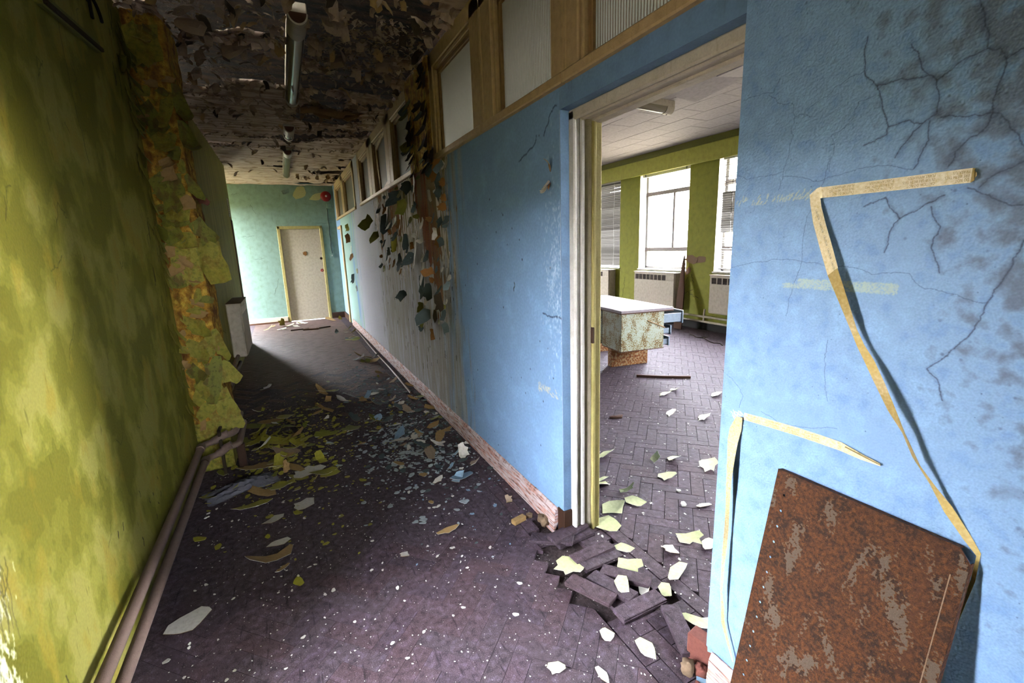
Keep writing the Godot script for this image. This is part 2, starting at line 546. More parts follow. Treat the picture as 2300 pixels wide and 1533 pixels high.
func right_wall_materials() -> void:
	# near part, right of the doorway: z -0.95..-0.15, y 0..2.3, 800 pixels a metre
	var w := 640
	var h := 1840
	var px := func(z: float, y: float) -> Vector2: return Vector2((z + 0.95) * 800.0, (2.3 - y) * 800.0)
	var fine := nb(41, 0.22, 3, w, h)
	var mid := nb(42, 0.02, 4, w, h)
	var spk := nb(43, 0.12, 2, w, h)
	var t := Tex.new(w, h, Color(0.455, 0.575, 0.715))
	t.lay(mid, 0.52, 0.8, Color(0.49, 0.62, 0.77), 0.7).lay(mid, 0.42, 0.2, Color(0.39, 0.52, 0.70), 0.6)
	# lens vignette painted in as grey over the upper, near end: speckled, with ragged edges
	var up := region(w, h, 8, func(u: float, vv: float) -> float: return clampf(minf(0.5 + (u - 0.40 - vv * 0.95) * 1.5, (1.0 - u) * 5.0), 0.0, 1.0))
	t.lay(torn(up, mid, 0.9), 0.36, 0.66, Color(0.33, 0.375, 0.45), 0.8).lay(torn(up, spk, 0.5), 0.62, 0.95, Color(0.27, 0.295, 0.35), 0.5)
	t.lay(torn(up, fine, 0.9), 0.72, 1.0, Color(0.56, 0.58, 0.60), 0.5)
	t.grain(fine, 0.07)
	var damp := Color(0.17, 0.20, 0.27)
	var hair := Color(0.20, 0.27, 0.36)
	# cracks, (z, y) along the wall in metres; the last number is the width of the damp margin in pixels
	var cracks := [
		[[-0.923, 1.862, -0.885, 1.863, -0.838, 1.857, -0.818, 1.89], 0], [[-0.849, 1.855, -0.822, 1.829, -0.784, 1.818, -0.776, 1.787, -0.782, 1.762, -0.775, 1.744, -0.782, 1.701, -0.793, 1.662, -0.803, 1.617], 0],
		[[-0.776, 1.785, -0.763, 1.789, -0.749, 1.785, -0.731, 1.776], 0], [[-0.747, 1.793, -0.727, 1.805, -0.703, 1.811, -0.685, 1.828, -0.664, 1.835, -0.631, 1.841], 0],
		[[-0.631, 1.908, -0.634, 1.876, -0.627, 1.831, -0.602, 1.804, -0.59, 1.773, -0.585, 1.752, -0.572, 1.718, -0.573, 1.702, -0.617, 1.689], 2], [[-0.601, 1.805, -0.576, 1.804, -0.546, 1.799, -0.515, 1.797], 3],
		[[-0.55, 1.864, -0.533, 1.833, -0.515, 1.799, -0.5, 1.784, -0.492, 1.723, -0.513, 1.71, -0.532, 1.687, -0.553, 1.652], 5], [[-0.453, 1.899, -0.442, 1.86, -0.432, 1.815], 5],
		[[-0.5, 1.784, -0.47, 1.804, -0.432, 1.815, -0.415, 1.809, -0.405, 1.789, -0.405, 1.773, -0.411, 1.736, -0.411, 1.705, -0.446, 1.706, -0.487, 1.715], 6],
		[[-0.411, 1.704, -0.418, 1.68, -0.44, 1.665, -0.455, 1.648, -0.463, 1.62], 7], [[-0.411, 1.704, -0.395, 1.692, -0.384, 1.672, -0.37, 1.651, -0.361, 1.63], 7], [[-0.502, 1.712, -0.499, 1.677, -0.507, 1.657, -0.519, 1.624], 5],
		[[-0.794, 1.65, -0.756, 1.644, -0.716, 1.628, -0.683, 1.633, -0.646, 1.638, -0.606, 1.643, -0.575, 1.641, -0.551, 1.636, -0.519, 1.624], 0], [[-0.936, 1.675, -0.898, 1.657, -0.867, 1.658, -0.793, 1.662], 0],
		[[-0.571, 1.717, -0.536, 1.722, -0.513, 1.71], 3], [[-0.685, 1.725, -0.659, 1.734, -0.641, 1.754, -0.635, 1.782, -0.6, 1.789], 0], [[-0.685, 1.725, -0.676, 1.685, -0.681, 1.645], 0],
		[[-0.429, 1.579, -0.407, 1.566, -0.376, 1.548, -0.35, 1.541], 5], [[-0.413, 1.577, -0.392, 1.599, -0.36, 1.614, -0.32, 1.63], 5], [[-0.405, 1.789, -0.37, 1.80, -0.33, 1.79, -0.29, 1.80], 5],
		[[-0.929, 1.418, -0.891, 1.427, -0.819, 1.437, -0.792, 1.444, -0.725, 1.439, -0.655, 1.427, -0.604, 1.427, -0.567, 1.413, -0.5, 1.418, -0.47, 1.388, -0.438, 1.384, -0.408, 1.374, -0.374, 1.369], 0],
		[[-0.681, 1.679, -0.69, 1.628, -0.723, 1.547, -0.725, 1.439, -0.743, 1.37, -0.753, 1.298], 0], [[-0.644, 1.253, -0.644, 1.173, -0.629, 1.101], 0],
		[[-0.341, 1.483, -0.354, 1.427, -0.374, 1.369, -0.392, 1.302, -0.447, 1.226, -0.423, 1.198, -0.414, 1.166], 2], [[-0.6, 1.56, -0.56, 1.575, -0.53, 1.53, -0.49, 1.555, -0.46, 1.57], 2],
		[[-0.53, 1.53, -0.545, 1.50, -0.55, 1.46], 2], [[-0.48, 1.55, -0.46, 1.51, -0.47, 1.47, -0.45, 1.42], 4], [[-0.92, 1.10, -0.88, 1.075, -0.86, 1.05, -0.87, 1.01], 0], [[-0.80, 1.02, -0.74, 1.005, -0.66, 1.02, -0.60, 1.04], 0], [[-0.83, 0.24, -0.82, 0.215, -0.80, 0.20], 0],
	]
	for c in cracks:
		var pts := []
		for i in range(0, c[0].size(), 2):
			pts.append(px.call(c[0][i], c[0][i + 1]))
		if c[1] > 0:
			for k in 3:
				t.crack(pts, c[1] * rng.randf_range(0.9, 1.8), damp, 0.07, rng, c[1] * 2.0)
		t.crack(pts, 0.6 if c[1] == 0 else 0.9, hair if c[1] == 0 else damp, 0.5, rng)
	for i in 260:   # dark mould spots, denser to the near end
		var q := Vector2(w * sqrt(rng.randf()), h * 0.75 * rng.randf())
		if q.x > q.y * 0.5:
			t.dot(q.x, q.y, rng.randf_range(0.8, 3.5), damp, rng.randf_range(0.15, 0.45), 2.5)
	for i in 200:
		t.dot(w * rng.randf(), h * rng.randf(), rng.randf_range(0.5, 1.2), hair, 0.6)
	# glue left by torn-off tape
	for i in 1500:
		var z := rng.randf_range(-0.771, -0.516)
		var y := lerpf(1.372, 1.396, rng.randf())
		if z < -0.73 and y > 1.384:
			continue
		var p: Vector2 = px.call(z, y)
		t.dot(p.x, p.y, rng.randf_range(0.8, 1.8), Color(0.60, 0.66, 0.62), 0.45)
	for i in 46:
		var z := rng.randf_range(-0.925, -0.72)
		var p: Vector2 = px.call(z, 1.598 + rng.randf_range(-0.012, 0.004))
		t.crack([p, p + Vector2(rng.randf_range(3, 8), -rng.randf_range(5, 12))], 1.1, Color(0.66, 0.69, 0.64), 0.7, rng)
	for i in 30:
		var p: Vector2 = px.call(rng.randf_range(-0.90, -0.86), rng.randf_range(0.965, 1.0))
		t.crack([p, p + Vector2(rng.randf_range(4, 12), 5)], 1.0, Color(0.82, 0.86, 0.86), 0.6, rng)
	for i in 26:   # scuffs low by the doorway
		var p: Vector2 = px.call(rng.randf_range(-0.92, -0.78), rng.randf_range(0.30, 0.62))
		t.crack([p, p + Vector2(rng.randf_range(10, 60), rng.randf_range(5, 30))], 0.8, Color(0.42, 0.46, 0.50), 0.35, rng)
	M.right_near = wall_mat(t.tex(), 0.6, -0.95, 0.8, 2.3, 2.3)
	M.right_near.heightmap_enabled = true
	M.right_near.heightmap_texture = bump(torn(spk, fine, 0.6), w, h)
	M.right_near.heightmap_scale = 0.10

	# far part: z -10.5..-1.83, y 0..2.17
	w = 2048
	h = 512
	var zy := func(u: float, vv: float) -> Vector2: return Vector2(-10.5 + u * 8.67, 2.17 * (1.0 - vv))
	fine = nb(51, 0.2, 3, w, h)
	mid = nb(52, 0.02, 4, w, h)
	var drip := nb(53, 0.018, 4, w, h, 1, 8)
	var drip2 := nb(54, 0.06, 3, w, h, 1, 8)
	t = Tex.new(w, h, Color(0.455, 0.575, 0.715))
	t.lay(mid, 0.52, 0.8, Color(0.49, 0.62, 0.77), 0.6)
	# daylight from the far windows painted into the blue as a paler, streaked zone
	var pale := region(w, h, 8, func(u: float, vv: float) -> float:
		var p: Vector2 = zy.call(u, vv)
		return clampf(0.5 + minf((-3.35 - p.x) * 0.5, (p.x + 8.9) * 0.35), 0.0, 1.0))
	t.lay(torn(pale, drip, 0.3), 0.42, 0.66, Color(0.70, 0.70, 0.73), 0.92).lay(torn(pale, drip2, 0.6), 0.75, 1.0, Color(0.76, 0.74, 0.75), 0.25)
	var green := region(w, h, 8, func(u: float, vv: float) -> float:
		var p: Vector2 = zy.call(u, vv)
		return clampf(0.5 + (-8.6 - p.x) * 0.5, 0.0, 1.0))
	t.lay(torn(green, drip, 0.6), 0.45, 0.65, Color(0.56, 0.66, 0.62), 0.9)
	var white := region(w, h, 4, func(u: float, vv: float) -> float:
		var p: Vector2 = zy.call(u, vv)
		var low := 1.30 + 0.22 * sin(p.x * 4.0) + absf(p.x + 4.4) * 0.22
		return clampf(0.5 + minf(minf((p.x + 6.45) * 1.2, (-3.42 - p.x) * 2.2), (p.y - low) * 1.4), 0.0, 1.0))
	var white_torn := torn(torn(white, drip2, 0.8), mid, 0.5)
	t.lay(white_torn, 0.56, 0.60, Color(0.30, 0.27, 0.22), 0.85).lay(white_torn, 0.59, 0.64, Color(0.90, 0.87, 0.87), 0.95)
	t.lay(torn(white_torn, drip2, 0.9), 0.97, 1.0, Color(0.44, 0.41, 0.26), 0.75)
	var brown := region(w, h, 4, func(u: float, vv: float) -> float:
		var p: Vector2 = zy.call(u, vv)
		var c := -3.79 - clampf(p.y - 1.3, 0.0, 0.62) * 0.42
		var half := 0.035 + clampf(p.y - 0.9, 0.0, 1.0) * 0.33
		var best := half - absf(p.x - c)
		if p.y < 0.92:
			best -= (0.92 - p.y) * 3.0
		if p.y > 1.45:
			best = maxf(best, minf(0.30 - absf(p.x + 5.25), p.y - 1.62))
			best = maxf(best, minf(0.10 - absf(p.x + 6.1), p.y - 1.55))
		return clampf(0.5 + best * 2.2, 0.0, 1.0))
	var brown_torn := torn(torn(brown, drip2, 0.55), mid, 0.4)
	t.lay(brown_torn, 0.52, 0.56, Color(0.20, 0.14, 0.08), 0.9).lay(brown_torn, 0.55, 0.6, Color(0.44, 0.28, 0.13), 0.97)
	var rusty := torn(brown_torn, drip2, 0.9)
	t.lay(rusty, 0.68, 0.8, Color(0.42, 0.17, 0.08), 0.85).lay(torn(brown_torn, drip, 1.0), 0.92, 1.0, Color(0.36, 0.34, 0.18), 0.7).lay(torn(brown_torn, fine, 0.9), 0.95, 1.0, Color(0.24, 0.15, 0.08), 0.6)
	# run marks below the stain
	var runs := region(w, h, 8, func(u: float, vv: float) -> float:
		var p: Vector2 = zy.call(u, vv)
		return clampf(0.5 + minf((p.x + 6.8) * 0.8, (-2.95 - p.x) * 0.9), 0.0, 1.0))
	t.lay(torn(runs, drip2, 1.0), 0.85, 1.0, Color(0.44, 0.41, 0.32), 0.3).lay(torn(runs, drip, 0.9), 0.8, 1.0, Color(0.54, 0.51, 0.40), 0.25)
	t.grain(fine, 0.05)
	var q2 := func(z: float, y: float) -> Vector2: return Vector2((z + 10.5) / 8.67 * w, (2.17 - y) / 2.17 * h)
	for i in 70:   # slits and chips where the paint is starting to lift
		var p: Vector2 = q2.call(rng.randf_range(-6.6, -3.4), rng.randf_range(0.35, 1.5))
		t.crack([p, p + Vector2(rng.randf_range(-2, 2), rng.randf_range(4, 16))], rng.randf_range(0.8, 1.8), Color(0.16, 0.14, 0.10), 0.8, rng)
	t.crack([q2.call(-2.25, 1.93), q2.call(-2.1, 1.97), q2.call(-2.06, 2.02)], 0.9, Color(0.2, 0.25, 0.32), 0.7, rng)
	t.crack([q2.call(-1.99, 2.0), q2.call(-1.93, 2.08), q2.call(-1.87, 2.1)], 0.9, Color(0.2, 0.25, 0.32), 0.7, rng)
	t.crack([q2.call(-2.03, 1.16), q2.call(-1.95, 1.15), q2.call(-1.84, 1.15)], 0.9, Color(0.2, 0.25, 0.32), 0.7, rng)
	t.crack([q2.call(-2.36, 1.25), q2.call(-2.35, 1.30)], 1.0, Color(0.2, 0.22, 0.2), 0.8, rng)
	for i in 60:
		t.dot(w * rng.randf_range(0.78, 1.0), h * rng.randf(), rng.randf_range(0.6, 1.6), Color(0.2, 0.22, 0.25), 0.7)
	for i in 500:   # pale worn patch beside the frame
		var p: Vector2 = q2.call(-1.9 + rng.randfn(0, 0.05), 1.35 + rng.randfn(0, 0.22))
		t.crack([p, p + Vector2(0, rng.randf_range(1, 5))], 0.7, Color(0.76, 0.83, 0.9), 0.35, rng)
	for i in 24:
		var p: Vector2 = q2.call(-2.1 + rng.randf() * 0.2, 0.78 - rng.randf() * 0.04)
		t.crack([p, p + Vector2(5, 3)], 0.9, Color(0.74, 0.70, 0.60), 0.6, rng)
	M.right_far = wall_mat(t.tex(), 0.6, -10.5, 8.67, 2.17, 2.17)
	M.right_far.heightmap_enabled = true
	M.right_far.heightmap_texture = bump(torn(torn(brown_torn, fine, 0.6), white_torn, 0.4), w, h)
	M.right_far.heightmap_scale = -0.5
	M.right_far.roughness = 0.95
	M.right_far.metallic_specular = 0.08


func left_wall_material() -> void:
	var w := 1024
	var h := 1024
	var fine := nb(61, 0.22, 3, w, h)
	var mid := nb(62, 0.014, 4, w, h, 1, 2)
	var blot := nb(63, 0.006, 5, w, h)
	var spk := nb(64, 0.08, 3, w, h, 1, 4)
	var t := Tex.new(w, h, Color(0.47, 0.46, 0.17))
	var b2 := torn(blot, mid, 0.6)
	t.lay(b2, 0.52, 0.56, Color(0.545, 0.53, 0.24), 0.7).lay(b2, 0.62, 0.66, Color(0.60, 0.58, 0.32), 0.6).lay(b2, 0.44, 0.41, Color(0.40, 0.39, 0.12), 0.7)
	t.lay(mid, 0.66, 0.8, Color(0.56, 0.49, 0.16), 0.5).lay(spk, 0.76, 0.9, Color(0.34, 0.33, 0.10), 0.6).grain(fine, 0.06)
	# z -4.0..-1.2 across the sheet
	var q := func(z: float, y: float) -> Vector2: return Vector2((z + 4.0) / 2.8 * w, (2.92 - y) / 2.92 * h)
	for i in 34:
		var p: Vector2 = q.call(rng.randf_range(-3.6, -1.3), rng.randf_range(0.3, 2.8))
		var pts := [p]
		for k in rng.randi_range(2, 5):
			p += Vector2(rng.randf_range(-18, 18), rng.randf_range(-26, 26))
			pts.append(p)
		t.crack(pts, 0.8, Color(0.26, 0.25, 0.08), 0.55, rng)
	t.crack([q.call(-2.55, 2.9), q.call(-2.62, 2.5), q.call(-2.60, 2.2), q.call(-2.63, 1.9)], 0.9, Color(0.2, 0.2, 0.07), 0.6, rng)
	for i in 26:   # the coat splits close to the pier
		var p: Vector2 = q.call(rng.randf_range(-3.66, -3.3), rng.randf_range(1.2, 2.85))
		t.crack([p, p + Vector2(rng.randf_range(0, 9), rng.randf_range(8, 40))], rng.randf_range(1.0, 2.4), Color(0.10, 0.09, 0.03), 0.85, rng)
	for i in 22:
		var p: Vector2 = q.call(rng.randf_range(-3.5, -1.5), rng.randf_range(0.24, 0.5))
		t.crack([p, p + Vector2(rng.randf_range(-5, 5), rng.randf_range(-16, -4))], rng.randf_range(0.8, 1.8), Color(0.14, 0.13, 0.04), 0.8, rng)
	# daylight glow painted in pale beside the opening, over worn plaster scored by scrapes
	for i in 2600:
		var p: Vector2 = q.call(-1.24 - absf(rng.randfn(0, 0.055)), 0.62 + rng.randfn(0, 0.34))
		t.crack([p, p + Vector2(rng.randf_range(-1, 1), rng.randf_range(3, 12))], rng.randf_range(0.7, 1.6), Color(0.86, 0.87, 0.80), 0.5, rng)
	for i in 26:
		var p: Vector2 = q.call(-1.30 - rng.randf() * 0.12, rng.randf_range(0.75, 1.1))
		t.crack([p, p + Vector2(rng.randf_range(-1, 5), 20), p + Vector2(rng.randf_range(2, 9), rng.randf_range(40, 80))], 0.7, Color(0.30, 0.28, 0.16), 0.5, rng)
	M.left = wall_mat(t.tex(), 0.6, -4.0, 2.8, 2.92, 2.92)
	M.left.heightmap_enabled = true
	M.left.heightmap_texture = bump(torn(b2, fine, 0.5), w, h)
	M.left.heightmap_scale = 0.12
	# beyond the pier: yellower, streaked
	t = Tex.new(512, 512, Color(0.50, 0.48, 0.18))
	var s := nb(65, 0.03, 4, 512, 512, 1, 8)
	var m := nb(66, 0.015, 4, 512, 512)
	t.lay(s, 0.5, 0.72, Color(0.57, 0.54, 0.27), 0.7).lay(s, 0.42, 0.25, Color(0.40, 0.38, 0.12), 0.6).lay(m, 0.62, 0.85, Color(0.46, 0.47, 0.22), 0.6)
	for i in 60:
		t.dot(rng.randf() * 512, rng.randf() * 512, rng.randf_range(0.7, 2.4), Color(0.22, 0.18, 0.06), 0.7)
	M.left_far = mat(Color(1, 1, 1), 0.6, t.tex(), 0.5, M.fine, 0.05)


func walls(b: Shape, list: Array) -> void:
	for a in list:
		b.slab(a[0], a[1], a[2], a[3], a[4], a[5])


func two(a: Shape, ma: Material, b: Shape, mb: Material) -> ArrayMesh:
	var r := a.mesh(ma)
	r.add_surface_from_arrays(Mesh.PRIMITIVE_TRIANGLES, b.arrays())
	r.surface_set_material(1, mb)
	return r


func shell() -> void:
	# left wall: a doorway to daylight beside the camera, then solid to the corner where the corridor widens
	var a := Shape.new()
	walls(a, [[LX - 0.2, LX, 0, CH, -3.9, -1.26], [LX - 0.2, LX, 1.75, CH, -1.26, -1.02], [LX - 0.2, LX, 0, 0.3, -1.26, -1.02], [LX - 0.2, LX, 0, CH, -1.02, 3.0]])
	var b := Shape.new()
	walls(b, [[LX - 0.2, LX, 0, CH, -9.08, -3.9]])
	struct("wall_left", two(a, M.left, b, M.left_far), "long olive yellow corridor wall with blotched flaking paint")
	# right wall below the borrowed lights, and the piers between them
	a = Shape.new()
	walls(a, [[RX, RX + 0.18, 0.0, SILL, FZ, -1.85], [RX, RX + 0.18, SILL, CH, -8.02, -7.5], [RX, RX + 0.18, SILL, CH, FZ, -10.95]])
	b = Shape.new()
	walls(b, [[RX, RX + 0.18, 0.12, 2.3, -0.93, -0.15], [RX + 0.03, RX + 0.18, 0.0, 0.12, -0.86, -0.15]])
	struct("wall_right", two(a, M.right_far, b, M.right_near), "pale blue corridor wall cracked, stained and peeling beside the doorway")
	a = Shape.new()
	walls(a, [[RX, RX + 0.18, 2.075, SILL, -1.85, -0.93], [RX + 0.001, RX + 0.05, 0.13, 2.076, -1.852, -1.846]])
	put("lintel", a.mesh(M.blue), get_node("wall_right"))
	a = Shape.new()
	a.slab(RX, RX + 0.18, CH, 3.3, FZ, 3.0)
	var plain := Shape.new()
	walls(plain, [[RX, RX + 0.18, 0.0, 2.3, -0.15, 3.0], [RX, RX + 0.18, 2.3, CH, -0.2, 3.0]])
	put("near_wall", plain.mesh(M.blue), get_node("wall_right"))
	put("upper_wall", a.mesh(M.rot), get_node("wall_right"))
	a = Shape.new()
	walls(a, [[RX - 0.012, RX + 0.18, SILL, CH, -4.34, -3.69]])
	var pier := struct("pillar", a.mesh(M.bare), "bare brown plaster pillar between two of the high internal windows", "pillar")
	bare_face(pier, func(u: float, vv: float, d: float) -> Vector3: return V(RX - 0.014 - d, lerpf(CH, SILL - 0.02, vv), lerpf(-4.36, -3.67, u)), 18, 20, 0.03)
	# end wall and the wing the light comes from
	a = Shape.new()
	walls(a, [[-1.75, -1.55, 0, 3.0, FZ - 0.25, FZ], [-1.22, 0.0, 0, 3.0, FZ - 0.05, FZ], [-1.55, -1.22, 2.75, 3.0, FZ - 0.25, FZ], [-1.55, -1.22, 0, 0.03, FZ - 0.25, FZ], [0.0, 0.8, 2.015, 3.0, FZ - 0.25, FZ], [0.8, RX + 0.18, 0, 3.0, FZ - 0.25, FZ], [0.0, 0.8, 0, 2.015, FZ - 0.25, FZ - 0.2]])
	struct("wall_far", a.mesh(M.aqua), "pale green wall closing the far end of the corridor")
	a = Shape.new()
	walls(a, [[-1.75, -1.55, 0, 3.0, -10.85, -8.88], [-1.75, -1.55, 0, 3.0, FZ, -11.14], [-1.75, -1.55, 2.5, 3.0, -11.14, -10.85], [-1.75, -1.55, 0, 0.04, -11.14, -10.85], [-1.75, LX - 0.2, 0, 3.0, -9.08, -8.88]])
	struct("wall_wing", a.mesh(M.left_far), "yellow wall of the side wing round the corner")
	a = Shape.new()
	walls(a, [[LX - 0.2, 0.65, 0, 3.3, 3.0, 3.2], [1.10, RX + 0.18, 0, 3.3, 3.0, 3.2], [0.65, 1.10, 0, 1.4, 3.0, 3.2], [0.65, 1.10, 2.25, 3.3, 3.0, 3.2]])
	struct("wall_back", a.mesh(M.olive), "plain wall with a window opening behind the viewpoint")
	# room
	a = Shape.new()
	walls(a, [[RX + 0.18, WX + 0.3, 0, 3.4, -12.2, -12.0], [RX + 0.18, WX + 0.3, 0, 3.4, 1.5, 1.7]])
	struct("wall_side", a.mesh(M.olive), "olive green end wall of the side room")
	a = Shape.new()
	a.slab(RX + 0.18, WX + 0.3, RH + 0.02, RH + 0.2, -12.0, 1.5)
	struct("ceiling_room", a.mesh(M.lilac_tile), "tiled ceiling of the side room", "ceiling")
	a = Shape.new()
	a.slab(-3.4, WX + 0.6, -0.2, -0.024, -12.2, 3.2)
	var fl := struct("floor", a.mesh(M.subfloor), "dark worn parquet floor strewn with paint flakes", "floor")
	M.floor_node = fl
	# skirtings
	a = Shape.new()
	skirting(a, RX, -9.95, -1.90)
	struct("baseboard_right", a.mesh(M.skirt), "worn pink and white skirting board below the blue wall", "skirting")
	a = Shape.new()
	a.bar(-1.2, -0.06, 0.03, 0.125, FZ, FZ + 0.022)
	struct("baseboard_far", a.mesh(M.cream), "cream skirting board left of the far door", "skirting")
	a = Shape.new()
	a.bar(-1.2, -0.06, -0.02, 0.032, FZ, FZ + 0.03)
	struct("trim_1", a.mesh(M.brown), "brown plinth strip under the cream far skirting", "trim")
	a = Shape.new()
	a.bar(0.86, RX, -0.02, 0.13, FZ, FZ + 0.025)
	a.bar(RX - 0.025, RX, -0.02, 0.13, FZ + 0.02, -10.5)
	struct("trim_2", a.mesh(M.dark_wood), "dark brown skirting in the far right corner", "trim")
	# plinth block and the split skirting by the doorway
	a = Shape.new()
	a.bar(RX - 0.006, RX + 0.075, -0.024, 0.135, -1.90, -1.835, 0.004)
	struct("trim_3", a.mesh(M.dark_wood), "bare brown wooden plinth block at foot of the door frame", "trim")
	var s := Shape.new()
	skirting(s, RX, -0.90, -0.3)
	struct("trim_4", s.mesh(M.skirt), "splintered pink and white skirting at the broken wall corner", "trim")


func skirting(a: Shape, x: float, z0: float, z1: float) -> void:   # moulded board whose paint lifts and splits along its length
	var prof := [[0.0, 0.122], [0.006, 0.124], [0.012, 0.112], [0.02, 0.10], [0.022, 0.055], [0.026, 0.048], [0.028, 0.0], [0.028, -0.024]]
	var steps := int((z1 - z0) / 0.06)
	var rows := []
	for i in steps + 1:
		var row := PackedVector3Array()
		for p in prof:
			row.append(V(x - p[0] - rng.randf_range(0, 0.003), p[1] + rng.randf_range(-0.002, 0.002), lerpf(z0, z1, float(i) / steps)))
		rows.append(row)
	a.grid(rows, false, false)
	for e in [0, steps]:
		var c := V(x, 0.05, rows[e][0].z)
		for k in prof.size() - 1:
			a.out(c, rows[e][k], rows[e][k + 1], V(x - 0.01, 0.05, (z0 + z1) * 0.5))


func bare_face(parent: Node, at: Callable, nu: int, nv: int, depth: float) -> void:   # lumpy plaster left on a surface
	var f := FastNoiseLite.new()
	f.seed = parent.get_child_count() + 90
	f.frequency = 0.12
	f.fractal_octaves = 4
	var rows := []
	for j in nv + 1:
		var row := PackedVector3Array()
		for i in nu + 1:
			var edge := 0.0 if i == 0 or i == nu else 1.0
			row.append(at.call(float(i) / nu, float(j) / nv, depth * edge * (0.5 + 0.7 * f.get_noise_2d(i * 1.6, j * 1.2))))
		rows.append(row)
	var a := Shape.new()
	a.grid(rows, false, true)
	put("bare_plaster", a.mesh(M.bare), parent)


func pillar() -> void:
	var a := Shape.new()
	a.slab(LX, -0.49, 0.0, CH, -4.05, -3.68)
	var p := struct("pillar", a.mesh(M.f_sheet), "left pillar with olive paint hanging off in sheets over brown plaster", "pillar")
	bare_face(p, func(u: float, vv: float, d: float) -> Vector3: return V(lerpf(LX, -0.485, u), lerpf(CH, 0.36, vv), -3.68 + d), 14, 90, 0.035)
	bare_face(p, func(u: float, vv: float, d: float) -> Vector3: return V(-0.488 + d, lerpf(CH, 0.36, vv), lerpf(-3.675, -4.06, u)), 12, 90, 0.02)
	M.pillar_node = p


# ---------------------------------------------------------------- flakes of paint
# A torn sheet hinged on its upper edge (y = 0), hanging to y = -h and curling towards +z.
func flake(m: Material, back: Material, kind: int, w: float, h: float, curl: float, thick := 0.0016) -> ArrayMesh:
	var key := "%s %s %d %.3f %.3f %.2f" % [m.get_instance_id(), back.get_instance_id(), kind, w, h, curl]
	if flakes.has(key):
		return flakes[key]
	var r := RandomNumberGenerator.new()
	r.seed = 1000 + kind
	var k := 9 + kind % 5
	var rim := []
	for i in k:   # a torn rectangle: straight runs, sharp corners, bites
		var a := TAU * (i + r.randf_range(-0.32, 0.32)) / k
		var q := minf(1.0 / maxf(absf(cos(a)), absf(sin(a))), 1.22) * r.randf_range(0.80, 1.0) * (r.randf_range(0.55, 0.8) if r.randf() < 0.28 else 1.0)
		rim.append(Vector2(cos(a) * q * 0.5, -0.5 + sin(a) * q * 0.5))
	var twist := r.randf_range(-0.5, 0.5)
	var bend := func(p: Vector2, off: float) -> Vector3:
		var d := -p.y
		var t := curl * d
		var x := p.x * w
		var y := -h * d
		var z := twist * x * d
		if absf(curl) > 0.02:
			y = -h * sin(t) / curl
			z += h * (1.0 - cos(t)) / curl
			return V(x, y, z) + V(0, sin(t), cos(t)) * off
		return V(x, y, z + off)
	var front := Shape.new()
	var rear := Shape.new()
	var c := Vector2(r.randf_range(-0.08, 0.08), -0.5)
	for i in k:
		var p: Vector2 = rim[i]
		var q: Vector2 = rim[(i + 1) % k]
		var pm := c.lerp(p, 0.55)
		var qm := c.lerp(q, 0.55)
		for s in [front, rear]:
			var o := thick * 0.5 if s == front else -thick * 0.5
			var A: Vector3 = bend.call(c, o)
			var B: Vector3 = bend.call(pm, o)
			var C: Vector3 = bend.call(qm, o)
			var D: Vector3 = bend.call(q, o)
			var E: Vector3 = bend.call(p, o)
			if s == front:
				s.tri(A, B, C)
				s.quad(B, E, D, C)
			else:
				s.tri(A, C, B)
				s.quad(B, C, D, E)
		rear.quad(bend.call(p, -thick * 0.5), bend.call(q, -thick * 0.5), bend.call(q, thick * 0.5), bend.call(p, thick * 0.5))
	flakes[key] = two(front, m, rear, back)
	return flakes[key]


func on_right(z: float, y: float, turn: float, swing := 0.0, w := 0.0) -> Transform3D:   # x of the flake along +z, its face towards the corridor; swung open on its near edge
	return Transform3D(Basis(V(0, 1, 0), swing) * Basis(V(0, 0, 1), V(0, 1, 0), V(-1, 0, 0)) * Basis(V(0, 0, 1), turn), V(RX - 0.004 - 0.42 * w * sin(swing), y, z))


func on_floor(x: float, z: float, turn: float, h: float, y := 0.003) -> Transform3D:   # centred on the spot, curled ends up
	var b := Basis(V(0, 1, 0), turn) * Basis(V(1, 0, 0), -PI / 2)
	return Transform3D(b, V(x, y, z) + b * V(0, h * 0.5, 0))


func on_ceiling(x: float, z: float, turn: float, y := CH - 0.002) -> Transform3D:
	return Transform3D(Basis(V(0, 1, 0), turn) * Basis(V(1, 0, 0), PI / 2), V(x, y, z))


